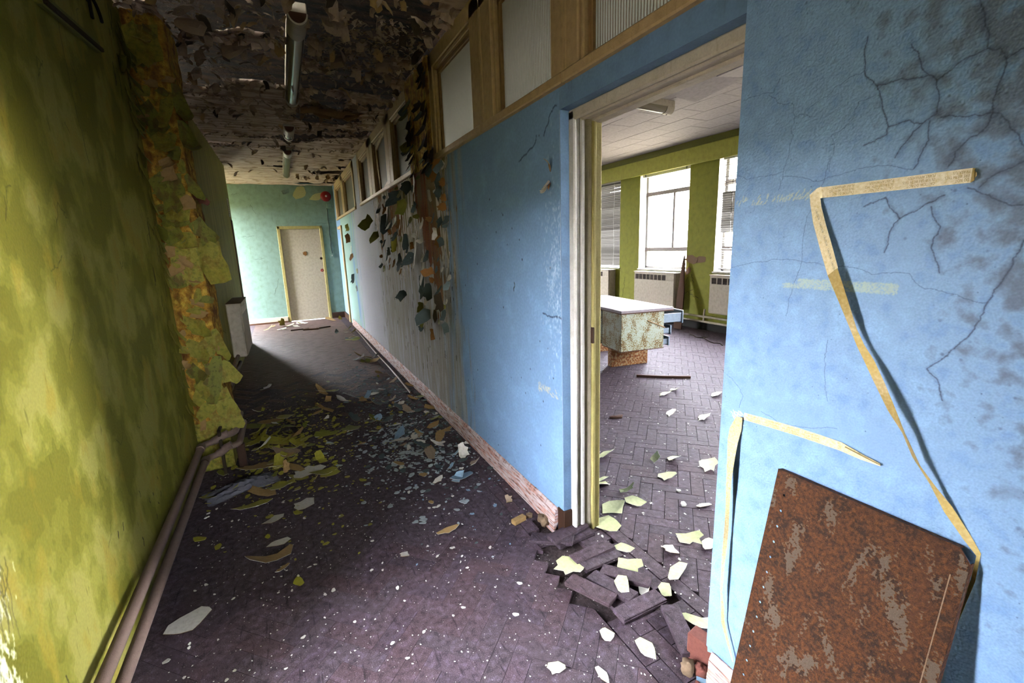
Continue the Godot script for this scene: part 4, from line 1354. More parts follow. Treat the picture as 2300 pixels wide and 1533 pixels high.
# ---------------------------------------------------------------- the room
func room_windows() -> void:
	var a := Shape.new()
	var cols := [[-12.2, -11.35], [-10.13, -9.55], [-7.75, -7.17], [-5.95, -5.37], [-4.15, -3.57], [-2.35, -1.77], [-0.55, 1.7]]
	var ends := [-10.13, -8.97, -7.17, -5.37, -3.57, -1.77]
	var opens := [[-11.35, -10.13], [-9.55, -8.97 + 0.0], [-8.97, -7.75], [-7.17, -5.95], [-5.37, -4.15], [-3.57, -2.35], [-1.77, -0.55]]
	walls(a, [[WX, WX + 0.3, 0, 0.98, -12.2, 1.7], [WX, WX + 0.3, 2.78, 3.4, -12.2, 1.7], [WX, WX + 0.3, 0.98, 2.78, -9.55, -8.97]])
	for c in cols:
		a.slab(WX, WX + 0.3, 0.98, 2.78, c[0], c[1])
	var w := struct("wall_window", a.mesh(M.olive), "olive green window wall of the side room")
	# pelmet box the whole length, with a lip
	a = Shape.new()
	a.bar(WX - 0.16, WX - 0.13, 2.70, 2.955, -12.0, 1.5, 0.006)
	a.bar(WX - 0.16, WX, 2.94, 2.965, -12.0, 1.5, 0.006)
	struct("trim_7", a.mesh(M.pelmet), "yellow green pelmet board running above the room windows", "pelmet")
	a = Shape.new()
	a.bar(WX - 0.03, WX, -0.024, 0.13, -12.0, 1.5, 0.006)
	struct("baseboard_window", a.mesh(M.black), "black skirting under the room radiators", "skirting")
	var n := 10
	var where := ["left of the desk line, behind a blind", "above the middle radiator, unblinded", "at the right, half hidden by the blue wall"]
	var k := 0
	for o in [[-11.35, -10.13], [-8.97, -7.75], [-7.17, -5.95], [-5.37, -4.15], [-3.57, -2.35], [-1.77, -0.55]]:
		var win := Node3D.new()
		win.name = "window_%d" % n
		n += 1
		win.set_meta("kind", "structure")
		add_child(win)
		var seen: bool = o[0] < -4.5 and o[0] > -9.5
		tag(win, "tall metal room window " + (where[k] if seen else "outside the doorway view"), "window")
		if seen:
			k += 1
		var x := WX + 0.17
		var f := Shape.new()
		f.bar(x, x + 0.035, 0.98, 2.78, o[0], o[0] + 0.05, 0.005)
		f.bar(x, x + 0.035, 0.98, 2.78, o[1] - 0.05, o[1], 0.005)
		f.bar(x, x + 0.035, 2.73, 2.78, o[0], o[1], 0.005)
		f.bar(x, x + 0.035, 0.98, 1.03, o[0], o[1], 0.005)
		put("frame", f.mesh(M.white), win)
		for y in [1.345, 2.38]:
			f = Shape.new()
			f.bar(x - 0.006, x + 0.035, y - 0.036, y + 0.036, o[0], o[1], 0.005)
			put("transom", f.mesh(M.sash), win)
		f = Shape.new()
		var m: float = (o[0] + o[1]) * 0.5 + 0.1
		f.bar(x, x + 0.03, 1.345, 2.38, m - 0.026, m + 0.026, 0.004)
		put("mullion", f.mesh(M.sash), win)
		f = Shape.new()
		f.slab(x + 0.015, x + 0.019, 0.98, 2.78, o[0], o[1])
		put("pane", f.mesh(M.glass), win)
		f = Shape.new()
		f.bar(WX - 0.02, WX + 0.17, 0.955, 0.985, o[0] - 0.02, o[1] + 0.02, 0.006)
		put("sill", f.mesh(M.white), win)
		f = Shape.new()
		f.slab(WX + 0.0, WX + 0.17, 0.98, 2.78, o[0] - 0.001, o[0] + 0.004)
		f.slab(WX + 0.0, WX + 0.17, 0.98, 2.78, o[1] - 0.004, o[1] + 0.001)
		put("reveal", f.mesh(M.white), win)
	for p in [[-8.97, -7.75, "grey venetian blind closed over the left room window", 1.0, 48, 1.15], [-5.37, -4.15, "grey venetian blind with bent slats over the right room window", 1.02, 48, 1.05], [-3.57, -2.35, "grey venetian blind over the room window just hidden by the blue wall", 1.02, 48, 1.05], [-11.35, -10.13, "grey venetian blind added over the unseen farthest room window to cut its daylight", 1.02, 48, 1.1]]:  # the blind at the farthest window is unseen, added to dim the room
		var b := thing("venetian_blind", p[2], "blind", V(WX + 0.05, 2.74, (p[0] + p[1]) * 0.5))
		var len: float = p[1] - p[0] - 0.10
		a = Shape.new()
		a.bar(-0.02, 0.02, -0.035, 0.0, -len / 2, len / 2, 0.003)
		put("head_rail", a.mesh(M.rail_white), b)
		a = Shape.new()
		var span: float = 2.70 - p[3] - 0.02
		a.cbox(Vector3.ZERO, V(0.044, 0.0014, len), 0.0006)
		var sm := a.mesh(M.slat)
		for i in p[4]:
			var y: float = -0.05 - span * i / p[4]
			var tilt: float = p[5] + rng.randf_range(-0.12, 0.12)
			if p[2].contains("bent") and (i > 33 or i < 14):
				tilt = rng.randf_range(-0.1, 0.35)
			if p[2].contains("bent") and (i == 32 or i == 33):
				continue
			put("slat", sm, b, Transform3D(Basis(V(0, 0, 1), tilt) * Basis(V(1, 0, 0), rng.randf_range(-0.004, 0.004)), V(0.004 * sin(i * 0.4), y, 0.0)))
		for z in [-0.36, 0.36]:
			a = Shape.new()
			var pts := []
			for i in 12:
				pts.append(V(-0.015, -0.03 - span * i / 11.0, z + 0.012 * sin(i * 0.9 + z)))
			a.tube(pts, 0.0022, 5)
			put("ladder_cord", a.mesh(M.rail_white), b)
		a = Shape.new()
		a.bar(-0.014, 0.014, -span - 0.062, -span - 0.045, -len / 2, len / 2, 0.003)
		put("bottom_rail", a.mesh(M.rail_white), b)
		a = Shape.new()
		a.tube([V(-0.03, -0.03, -len * 0.32), V(-0.032, -0.4, -len * 0.32), V(-0.03, -0.85, -len * 0.318)], 0.004, 6)
		put("pull_cord", a.mesh(M.f_dark), b)
	var hr := thing("blind_rail", "empty blind head rail over the unblinded middle window", "blind", V(WX + 0.05, 2.735, -6.56))
	a = Shape.new()
	a.bar(-0.02, 0.02, -0.055, 0.0, -0.58, 0.58, 0.004)
	put("rail", a.mesh(M.rail_white), hr)
	for z in [-0.5, 0.5]:
		a = Shape.new()
		a.bar(-0.026, 0.026, -0.05, 0.012, z - 0.015, z + 0.015, 0.003)
		put("bracket", a.mesh(M.slat), hr)
	# damaged plaster and cracks on the pillars
	var wf := w
	var facing := Basis(V(0, 0, 1), V(0, 1, 0), V(-1, 0, 0))
	for q in [[-5.86, 1.25, 0.34, 0.16], [-5.68, 1.23, 0.3, 0.12], [-5.9, 1.05, 0.12, 0.16]]:
		put("bare_patch", flake(M.mortar, M.brick, int(q[2] * 100) % 7, q[2], q[3], 0.02, 0.004), wf, Transform3D(facing, V(WX - 0.003, q[1], q[0])))
	for q in [[-5.95, 0.75, 0.25, 1.2], [-5.86, 0.62, 0.2, 0.4], [-5.75, 0.55, 0.22, -0.3], [-7.60, 0.6, 0.4, 1.4], [-5.8, 0.85, 0.16, 2.0]]:
		var c := Shape.new()
		for i in 5:
			c.cbox(V((i - 2.0) * q[2] / 5.0, sin(i * 2.3) * 0.012, 0), V(q[2] / 4.6, 0.006, 0.004), 0.001, Transform3D(facing * Basis(V(0, 0, 1), q[3]), V(WX, q[1], q[0])))
		put("crack", c.mesh(M.f_dark), wf)


func room_ceiling() -> void:
	var c := get_node("ceiling_room")
	var s := Shape.new()
	s.cbox(V(0, 0.01, 0), V(0.397, 0.02, 0.597), 0.004)
	var m := s.mesh(M.lilac_tile)
	var n := 0
	for i in 13:
		for j in 22:
			var x := 1.36 + 0.2 + i * 0.4
			var z := 1.2 - j * 0.6 - (0.3 if i % 2 else 0.0)
			if x > WX - 0.1 or z < -0.45 * x - 8.0 or z > -0.55 * x + 1.2:
				continue
			var at := Transform3D(Basis(V(0, 0, 1), rng.randf_range(-0.003, 0.003)), V(x, RH - rng.randf_range(0, 0.004), z))
			if Vector2(x - 3.75, z + 3.1).length() < 0.55:   # wet boards sagging
				at = Transform3D(Basis(V(0, 0, 1), rng.randf_range(-0.12, 0.12)) * Basis(V(1, 0, 0), rng.randf_range(-0.16, 0.16)), V(x, RH - 0.09, z))
			put("ceiling_tile", m, c, at)
			n += 1
	for q in [[3.55, -3.05, 0.5], [3.8, -3.3, 0.4], [3.3, -2.85, 0.35]]:
		put("sagging_board", flake(M.f_ceil, M.f_tan, n % 5, q[2], q[2] * 1.4, 0.5, 0.008), c, on_ceiling(q[0], q[1], 0.7, RH - 0.02))
	var a := Shape.new()
	a.bar(WX - 0.09, WX, 2.97, RH + 0.02, -12.0, 1.5, 0.01)
	struct("trim_8", a.mesh(M.f_green), "dark olive band between the pelmet and the room ceiling", "trim")


func heater(label: String, at: Vector3, yaw: float, w: float, h: float, d: float, slots: int, group := "") -> Node3D:   # local: back on z = 0, face on +z
	var t := thing("convector_heater", label, "heater", at, yaw, group)
	var a := Shape.new()
	var gy := h - 0.055
	a.bar(-w / 2, w / 2, 0.0, h, 0.0, d - 0.012, 0.012)
	put("cabinet", a.mesh(M.metal_cream), t)
	a = Shape.new()
	a.bar(-w / 2 + 0.012, w / 2 - 0.012, 0.015, gy - 0.085, d - 0.014, d, 0.006)
	a.bar(-w / 2 + 0.012, w / 2 - 0.012, gy + 0.008, h - 0.004, d - 0.014, d, 0.006)
	a.bar(-w / 2 + 0.012, -w / 2 + 0.05, gy - 0.09, gy + 0.012, d - 0.014, d, 0.006)
	a.bar(w * 0.29, w / 2 - 0.012, gy - 0.09, gy + 0.012, d - 0.014, d, 0.006)
	put("front_panel", a.mesh(M.metal_cream), t)
	a = Shape.new()
	a.bar(-w / 2 + 0.04, w * 0.3, gy - 0.09, gy + 0.01, d - 0.02, d - 0.011, 0.002)
	put("grille_recess", a.mesh(M.black), t)
	for i in slots:
		a = Shape.new()
		var x := lerpf(-w / 2 + 0.05, w * 0.29, (i + 1.0) / (slots + 1.0))
		a.bar(x - 0.008, x + 0.008, gy - 0.09, gy + 0.012, d - 0.013, d + 0.001, 0.002)
		put("grille_bar", a.mesh(M.metal_cream), t)
	for i in 5:
		a = Shape.new()
		var y := gy - 0.075 + i * 0.017
		a.bar(-w / 2 + 0.05, w * 0.29, y - 0.002, y + 0.002, d - 0.016, d - 0.008, 0.001)
		put("grille_wire", a.mesh(M.pipe), t)
	a = Shape.new()
	a.bar(-w / 2 - 0.006, w / 2 + 0.006, h - 0.008, h + 0.004, -0.0, d + 0.004, 0.004)
	put("top_cap", a.mesh(M.metal_cream), t)
	return t


func radiators() -> void:
	var t := heater("cream convector heater box standing off the left yellow wall", V(LX, 0.265, -6.86), PI / 2, 0.88, 0.66, 0.16, 5)
	var a := Shape.new()
	a.tube([V(0.45, 0.03, 0.10), V(0.46, 0.055, 0.10), V(0.449, 0.07, 0.10)], 0.022, 8)
	put("valve", a.mesh(M.black), t)
	a = Shape.new()
	a.bar(-0.445, 0.447, 0.66, 0.668, -0.002, 0.163, 0.003)
	put("rusted_top", a.mesh(M.brown), t)
	for q in [[-8.4, "cream convector heater under the blinded left room window"], [-6.56, "cream convector heater under the bare middle room window"], [-4.76, "cream convector heater at the right edge of the doorway view"]]:
		heater(q[1], V(WX, 0.32, q[0]), -PI / 2, 1.06, 0.62, 0.18, 7, "convector heaters under the room windows")
	# splintered plank leaning beside the middle heater
	a = Shape.new()
	var p0 := V(6.0, 0.0, -5.80)
	var d := (V(6.26, 1.24, -5.96) - p0)
	var rows := []
	for i in 9:
		var k := i / 8.0
		var c := p0 + d * k
		var w := lerpf(0.085, 0.004, k * k) + 0.006 * sin(i * 2.0)
		rows.append(PackedVector3Array([c + V(-0.012, 0, -w), c + V(-0.012, 0, w), c + V(0.012, 0, w), c + V(0.012, 0, -w)]))
	a.grid(rows, true, false)
	tag(put("splintered_plank", a.mesh(M.brown)), "splintered brown plank leaning on the green wall beside the middle heater", "plank")
	# pipes along the foot of the window wall
	for y in [0.235, 0.15]:
		a = Shape.new()
		a.tube([V(WX - 0.09, y, -11.8), V(WX - 0.09, y, -8.0), V(WX - 0.09, y, -4.0), V(WX - 0.09, y, 1.4)], 0.018, 10)
		var o := put("heating_pipe", a.mesh(M.metal_cream))
		tag(o, "upper cream heating pipe along the foot of the window wall" if y > 0.2 else "lower cream heating pipe along the foot of the window wall", "pipe", "room heating pipes")
	a = Shape.new()
	a.tube([V(WX - 0.09, 0.15, -5.44), V(WX - 0.085, 0.25, -5.44), V(WX - 0.085, 0.36, -5.43)], 0.014, 8)
	tag(put("pipe_riser", a.mesh(M.metal_cream)), "short upright pipe feeding the right-hand room heater", "pipe")


func pipes() -> void:
	var run := func(o: float, y0: float, y1: float) -> Array:
		var x := LX + 0.05 + o * 0.5
		var xp := -0.49 + 0.045 + o * 0.5
		var z := -3.56 + o * 0.6
		var p := [V(x, y0, 2.9), V(x, y0, -1.0), V(x, y0, -2.2), V(x, y0, z + 0.09)]
		for k in 5:
			var t := (k + 1) / 6.0 * PI / 2
			p.append(V(x + 0.07 * (1 - cos(t)), y0, z + 0.09 - 0.08 * sin(t)))
		p.append(V(x + 0.09, lerpf(y0, y1, 0.4), z))
		p.append(V(xp - 0.07, y1, z))
		for k in 5:
			var t := (k + 1) / 6.0 * PI / 2
			p.append(V(xp - 0.06 + 0.06 * sin(t), y1, z - 0.07 * (1 - cos(t))))
		p.append(V(xp, y1, z - 0.10))
		p.append(V(xp, y1, -4.02))
		p.append(V(xp - 0.05, y1, -4.14))
		p.append(V(x, y1, -4.20))
		p.append(V(x, y1, -5.5))
		p.append(V(x, y1, -6.43))
		return p
	for q in [[0.0, 0.255, 0.285, "upper rusty heating pipe along the left wall and round the pillar"], [0.03, 0.165, 0.205, "lower rusty heating pipe along the left wall and round the pillar"]]:
		var t := thing("heating_pipe", q[3], "pipe", Vector3.ZERO, 0.0, "corridor heating pipes")
		var a := Shape.new()
		var pts: Array = run.call(q[0], q[1], q[2])
		a.tube(pts, 0.021, 12)
		put("run", a.mesh(M.pipe), t)
		for i in [3, 9, 10]:
			var c: Vector3 = pts[i]
			var d: Vector3 = (pts[i + 1] - pts[i - 1]).normalized()
			a = Shape.new()
			a.tube([c - d * 0.03, c - d * 0.026, c + d * 0.026, c + d * 0.03], 0.027, 12)
			put("coupling", a.mesh(M.pipe), t)
	var a := Shape.new()
	a.bar(-0.545, -0.525, 0.0, 0.335, -3.55, -3.535, 0.003)
	a.bar(-0.545, -0.525, 0.32, 0.335, -3.66, -3.535, 0.003)
	tag(put("pipe_bracket", a.mesh(M.f_dark)), "dark iron bracket holding both pipes against the pillar", "bracket")
	a = Shape.new()
	a.bar(-0.455, -0.405, -0.02, 0.19, -3.62, -3.575, 0.004)
	tag(put("support_post", a.mesh(M.dark_wood)), "dark stub post under the pipe bend at the pillar corner", "post")


func lamps() -> void:
	# semicircular batten fittings: a half-round diffuser under the ceiling with a bulkhead at each end
	var half := func(x: float, r: float, y: float, z0: float, z1: float) -> Shape:
		var rows := []
		for z in [z0, lerpf(z0, z1, 0.5), z1]:
			var row := PackedVector3Array()
			for k in 13:
				var an := PI * k / 12.0
				row.append(V(x + cos(an) * r, y - sin(an) * r * 1.15, z))
			rows.append(row)
		var s := Shape.new()
		s.grid(rows, false, true)
		for e in [0, 2]:
			for k in 12:
				s.out(V(x, y, rows[e][0].z), rows[e][k], rows[e][k + 1], V(x, y, (z0 + z1) * 0.5))
		return s
	var q := [[0.245, -3.28, -5.02, "long tubular ceiling light nearest the viewpoint, hanging over rotten boards"], [0.232, -6.05, -6.50, "stubby dead ceiling light in the middle of the corridor"], [0.228, -7.40, -9.62, "ceiling light farthest down the corridor, lit by daylight"]]
	for e in q:
		var t := thing("ceiling_light", e[3], "ceiling light", V(e[0], CH, 0), 0.0, "half round corridor ceiling lights")
		var s := Shape.new()
		s.bar(-0.055, 0.055, -0.035, 0.03, e[2], e[1], 0.006)
		put("back_tray", s.mesh(M.metal_cream), t)
		s = half.call(0.0, 0.052, -0.03, e[2] + 0.02, e[1] - 0.22)
		put("diffuser", s.mesh(M.lens), t)
		s = half.call(0.0, 0.058, -0.03, e[1] - 0.24, e[1])
		put("end_cap", s.mesh(M.metal_cream), t)
		s = half.call(0.0, 0.058, -0.03, e[2], e[2] + 0.05)
		put("end_cap", s.mesh(M.metal_cream), t)
		s = half.call(0.0, 0.05, -0.028, e[1] - 0.001, e[1] + 0.002)
		put("rusted_end_plate", s.mesh(M.brown), t)
		s = Shape.new()
		s.lathe([[0.006, -0.004], [0.006, 0.0], [0.0, 0.001]], Transform3D(Basis(V(1, 0, 0), PI), V(0, -0.093, e[2] + 0.025)), 8)
		put("fixing_screw", s.mesh(M.black), t)
	var t := thing("ceiling_light", "cream tubular ceiling light seen through the doorway on the room ceiling", "ceiling light", V(4.25, RH, -4.36), 0.10)
	var s := Shape.new()
	s.bar(-1.3, 0.0, -0.07, 0.0, -0.07, 0.07, 0.006)
	put("back_tray", s.mesh(M.metal_cream), t)
	s = half.call(0.0, 0.062, -0.06, -1.24, -0.12)
	put("diffuser", s.xf(Transform3D(Basis(V(0, 1, 0), PI / 2), Vector3.ZERO)).mesh(M.lens), t)
	for z in [[-0.12, 0.0], [-1.3, -1.24]]:
		s = half.call(0.0, 0.068, -0.06, z[0], z[1])
		put("end_cap", s.xf(Transform3D(Basis(V(0, 1, 0), PI / 2), Vector3.ZERO)).mesh(M.metal_cream), t)
	s = Shape.new()
	s.lathe([[0.009, 0.0], [0.009, 0.004], [0.0, 0.005]], Transform3D(Basis(V(1, 0, 0), PI), V(-0.06, -0.137, 0)), 8)
	put("fixing_screw", s.mesh(M.black), t)


func desk() -> void:
	var t := thing("metal_desk", "rust spotted pale metal desk with drawers hanging open, in the room", "desk", V(3.284, 0, -4.0), deg_to_rad(-8.0))
	var a := Shape.new()
	a.bar(0.0, 0.69, 0.716, 0.752, -1.56, 0.0, 0.005)
	put("top", a.mesh(M.desk_top), t)
	a = Shape.new()
	a.bar(-0.002, 0.692, 0.712, 0.724, -1.562, 0.002, 0.002)
	put("top_edge", a.mesh(M.brown), t)
	for z in [[-0.44, -0.012], [-1.54, -1.11]]:
		a = Shape.new()
		a.bar(0.012, 0.575, 0.277, 0.716, z[0], z[1], 0.004)
		put("pedestal", a.mesh(M.desk), t)
		a = Shape.new()
		a.bar(0.01, 0.577, 0.277, 0.287, z[0] - 0.002, z[1] + 0.002, 0.002)
		put("rusted_rim", a.mesh(M.brown), t)
	a = Shape.new()
	a.bar(0.008, 0.03, 0.30, 0.716, -1.11, -0.452, 0.003)
	put("modesty_panel", a.mesh(M.desk), t)
	for z in [-0.40, -1.2]:
		a = Shape.new()
		a.bar(0.12, 0.635, 0.0, 0.277, z - 0.09, z, 0.005)
		put("foot", a.mesh(M.rusty_foot), t)
	for q in [[0.55, 0.70, 0.28], [0.425, 0.535, 0.12], [0.295, 0.405, 0.10]]:
		var dr := Node3D.new()
		dr.name = "drawer"
		t.add_child(dr, true)
		dr.position = V(0.575 + q[2], 0, 0)
		a = Shape.new()
		a.bar(-0.02, 0.0, q[0], q[1], -0.43, -0.03, 0.004)
		put("front", a.mesh(M.drawer), dr)
		a = Shape.new()
		for z in [-0.41, -0.05]:
			a.bar(-0.45, -0.02, q[0] + 0.02, q[1] - 0.03, z - 0.008, z + 0.008, 0.002)
		a.bar(-0.45, -0.02, q[0] + 0.015, q[0] + 0.025, -0.41, -0.05, 0.002)
		put("tray", a.mesh(M.drawer), dr)
		a = Shape.new()
		a.bar(-0.01, 0.012, q[1] - 0.04, q[1] - 0.028, -0.30, -0.16, 0.003)
		put("pull", a.mesh(M.pipe), dr)
	a = Shape.new()
	a.cbox(Vector3.ZERO, V(0.26, 0.012, 0.006), 0.002, Transform3D(Basis(V(0, 0, 1), -0.4), V(0.47, 0.57, -0.009)))
	put("scrape", a.mesh(M.wood_dark), t)


# ---------------------------------------------------------------- things against the blue wall
func rust_panel() -> void:
	# a folded steel shelf side, 0.9 m tall, leaning back on the wall; local x along it, y up, z out of its face
	var t := thing("rusty_panel", "large rusty steel panel with a row of holes leaning on the blue wall", "panel", V(0.960, 0.0, -0.722))
	var lean := atan2(1.146 - 0.967, 0.885)
	t.basis = Basis(V(0, 0, 1), V(sin(lean), cos(lean), 0), V(-cos(lean), sin(lean), 0))
	var W := 0.40
	var H := 0.903
	var c := CSGPolygon3D.new()
	c.name = "plate"
	c.polygon = PackedVector2Array([Vector2(0, 0), Vector2(W, 0), Vector2(W, H - 0.025), Vector2(W - 0.02, H), Vector2(0, H)])
	c.depth = 0.0025
	c.material = M.rust
	t.add_child(c)
	c.position = V(0, 0, 0.0)
	for i in 19:
		var k := CSGCylinder3D.new()
		k.name = "hole_%d" % i
		k.operation = CSGShape3D.OPERATION_SUBTRACTION
		k.radius = 0.0034
		k.height = 0.02
		k.sides = 10
		k.rotation.x = PI / 2
		k.position = V(0.030, H - 0.062 - i * 0.0445, -0.001)
		k.material = M.rust
		c.add_child(k)
	for q in [["top_flange", 0.0, W - 0.02, H - 0.0025, H], ["side_flange", 0.0, 0.0025, 0.0, H], ["side_flange", W - 0.0025, W, 0.0, H - 0.025]]:
		var a := Shape.new()
		a.bar(q[1], q[2], q[3], q[4], -0.02, 0.0, 0.0008)
		put(q[0], a.mesh(M.rust), t)
	var a := Shape.new()
	a.bar(W - 0.0245, W - 0.0225, 0.05, H - 0.06, 0.0, 0.0012, 0.0004)
	put("seam", a.mesh(M.mortar), t)


func strip(b: Shape, list: Array, thick := 0.0004) -> void:   # list of [left edge, right edge] points: a ribbon
	var rows := []
	for e in list:
		var l: Vector3 = e[0]
		var r: Vector3 = e[1]
		rows.append(PackedVector3Array([l, l.lerp(r, 0.33), l.lerp(r, 0.67), r]))
	b.grid(rows, false, true)
	var back := []
	for row in rows:
		var k := PackedVector3Array()
		for p in row:
			k.append(p + V(thick, 0, thick))
		back.append(k)
	b.grid(back, false, false)


func print_block(parent: Node, text: String, size: float, at: Vector3, dir: Vector3, up: Vector3, m: Material) -> void:
	var f := SystemFont.new()
	f.font_names = PackedStringArray(["Droid Sans"])
	var tm := TextMesh.new()
	tm.font = f
	tm.text = text
	tm.font_size = 24
	tm.pixel_size = size / 24.0
	tm.depth = 0.0
	tm.curve_step = 4.0
	tm.line_spacing = -6.0
	tm.horizontal_alignment = HORIZONTAL_ALIGNMENT_LEFT
	tm.material = m
	put("lettering", tm, parent, Transform3D(Basis(dir, up, dir.cross(up).normalized()), at))


func tapes() -> void:
	var t1 := Tex.new(512, 512, Color(0.82, 0.76, 0.60))
	var n := nb(71, 0.05, 4, 512, 512)
	t1.lay(n, 0.5, 0.75, Color(0.88, 0.83, 0.70), 0.8).lay(n, 0.36, 0.18, Color(0.74, 0.64, 0.40), 0.6)
	var film := mat(Color(1, 1, 1), 0.35, t1.tex(), 4.0)
	var t2 := Tex.new(512, 512, Color(0.60, 0.52, 0.32))
	t2.lay(n, 0.5, 0.8, Color(0.70, 0.62, 0.44), 0.7).lay(n, 0.4, 0.2, Color(0.56, 0.46, 0.22), 0.6)
	var aged := mat(Color(1, 1, 1), 0.4, t2.tex(), 4.0)
	var t3 := Tex.new(512, 512, Color(0.70, 0.64, 0.48))
	t3.lay(n, 0.5, 0.8, Color(0.76, 0.71, 0.58), 0.7).lay(n, 0.42, 0.2, Color(0.60, 0.50, 0.26), 0.7)
	var worn := mat(Color(1, 1, 1), 0.4, t3.tex(), 5.0)
	var ink := mat(Color(0.50, 0.41, 0.12), 0.5)
	var x := RX - 0.0015
	var g := thing("warning_tape", "long printed tape stuck high on the blue wall, its loose end hanging in a twist", "tape", Vector3.ZERO)
	var b := Shape.new()
	strip(b, [[V(x, 1.6115, -0.696), V(x, 1.587, -0.691)], [V(x, 1.612, -0.60), V(x, 1.587, -0.60)], [V(x, 1.6125, -0.50), V(x, 1.587, -0.50)], [V(x, 1.613, -0.425), V(x, 1.587, -0.425)]])
	put("stuck_length", b.mesh(film), g)
	b = Shape.new()
	strip(b, [[V(x, 1.613, -0.425), V(x, 1.587, -0.425)], [V(x - 0.006, 1.611, -0.419), V(x - 0.005, 1.590, -0.4185)], [V(x - 0.012, 1.607, -0.4175), V(x - 0.010, 1.594, -0.4165)], [V(x - 0.007, 1.603, -0.416), V(x - 0.006, 1.598, -0.4158)]])
	put("curled_end", b.mesh(aged), g)
	b = Shape.new()
	strip(b, [[V(x - 0.001, 1.613, -0.694), V(x - 0.001, 1.587, -0.689)], [V(x - 0.006, 1.610, -0.700), V(x - 0.006, 1.586, -0.691)], [V(x - 0.006, 1.597, -0.716), V(x - 0.006, 1.583, -0.690)], [V(x - 0.007, 1.575, -0.712), V(x - 0.010, 1.566, -0.684)], [V(x - 0.010, 1.530, -0.699), V(x - 0.014, 1.524, -0.667)], [V(x - 0.012, 1.470, -0.676), V(x - 0.018, 1.470, -0.644)], [V(x - 0.014, 1.408, -0.651), V(x - 0.02, 1.426, -0.627)]])
	put("folded_length", b.mesh(film), g)
	b = Shape.new()
	# the free length: (z, y) of each edge
	var L := [-0.651, 1.408, -0.619, 1.352, -0.584, 1.289, -0.565, 1.255, -0.546, 1.225, -0.523, 1.185, -0.490, 1.128, -0.460, 1.087, -0.438, 1.040, -0.404, 0.992, -0.377, 0.943, -0.343, 0.899, -0.322, 0.874, -0.324, 0.82, -0.338, 0.70, -0.352, 0.55]
	var R := [-0.626, 1.426, -0.598, 1.361, -0.573, 1.293, -0.556, 1.259, -0.532, 1.228, -0.506, 1.189, -0.476, 1.139, -0.452, 1.092, -0.420, 1.029, -0.394, 0.990, -0.369, 0.956, -0.335, 0.905, -0.318, 0.880, -0.317, 0.82, -0.331, 0.70, -0.347, 0.55]
	var list := []
	for i in range(0, L.size(), 2):
		var k := float(i) / L.size()
		var off := 0.014 + 0.016 * sin(k * 5.0)
		var l := V(x - off, L[i + 1], L[i])
		var r := V(x - off - 0.01 * cos(k * 14.0), R[i + 1], R[i])
		list.append([l, r])
	strip(b, list)
	put("hanging_length", b.mesh(aged), g)
	var lines := "CAUTION. DO NOT\nINTERFERE WITH THIS\nPLANT APPARATUS"
	var d := V(0, -0.012, -0.9999).normalized()   # printed upside down as it was stuck
	var up := V(0, -1, 0)
	for z in [-0.622, -0.547, -0.478]:
		print_block(g, lines, 0.0054, V(x - 0.0012, 1.600, z), d, up * 1.4, ink)
	print_block(g, "DO NOT\nERE WITH THIS\nPPARATUS", 0.0054, V(x - 0.0012, 1.600, -0.427), d, up * 1.4, ink)
	# faded ghost print on the folded length
	for i in 5:
		var y := 1.56 - i * 0.03
		print_block(g, "CAUTION", 0.006, V(x - 0.019, y, -0.690 + i * 0.012), V(-0.02, -0.92, 0.38).normalized(), V(0, 0.38, 0.92).normalized(), M.f_slate)

	g = thing("warning_tape", "lower printed tape on the blue wall with a long end hanging to the skirting", "tape", Vector3.ZERO)
	b = Shape.new()
	strip(b, [[V(x, 1.000, -0.850), V(x, 0.978, -0.853)], [V(x, 1.005, -0.775), V(x, 0.982, -0.780)], [V(x, 1.009, -0.695), V(x, 0.986, -0.704)], [V(x, 1.010, -0.63), V(x, 0.987, -0.64)], [V(x - 0.001, 1.010, -0.586), V(x - 0.001, 0.988, -0.588)], [V(x - 0.005, 0.999, -0.535), V(x - 0.003, 0.985, -0.54)], [V(x - 0.006, 0.993, -0.500), V(x - 0.004, 0.986, -0.500)]])
	put("stuck_length", b.mesh(film), g)
	b = Shape.new()
	strip(b, [[V(x - 0.004, 1.004, -0.575), V(x - 0.001, 1.000, -0.578)], [V(x - 0.008, 0.998, -0.535), V(x - 0.003, 0.993, -0.54)], [V(x - 0.007, 0.991, -0.50), V(x - 0.003, 0.986, -0.50)]])
	put("rolled_edge", b.mesh(aged), g)
	b = Shape.new()
	L = [-0.868, 0.985, -0.884, 0.945, -0.886, 0.906, -0.880, 0.83, -0.876, 0.770, -0.871, 0.70, -0.869, 0.62, -0.870, 0.55, -0.870, 0.485, -0.869, 0.397, -0.864, 0.34, -0.862, 0.284, -0.840, 0.225, -0.816, 0.167]
	R = [-0.851, 0.985, -0.853, 0.945, -0.857, 0.906, -0.858, 0.83, -0.859, 0.770, -0.861, 0.70, -0.862, 0.62, -0.861, 0.55, -0.860, 0.485, -0.861, 0.397, -0.858, 0.34, -0.857, 0.284, -0.835, 0.225, -0.812, 0.170]
	list = []
	for i in range(0, L.size(), 2):
		var k := float(i) / L.size()
		var off := 0.006 + 0.018 * sin(k * 3.1)
		list.append([V(x - off - 0.004, L[i + 1], L[i]), V(x - off + 0.006 * sin(k * 18.0), R[i + 1], R[i])])
	strip(b, list)
	put("hanging_length", b.mesh(worn), g)
	d = V(0, -0.05, -1).normalized()
	up = V(0, -1, 0.05).normalized()
	for q in [[-0.798, 0.9915], [-0.742, 0.995], [-0.688, 0.997], [-0.636, 0.999], [-0.586, 0.999]]:
		print_block(g, lines if q[0] < -0.6 else "CAU\nINT\nPLA", 0.0046, V(x - 0.0012, q[1], q[0]), d, up * 1.4, ink)


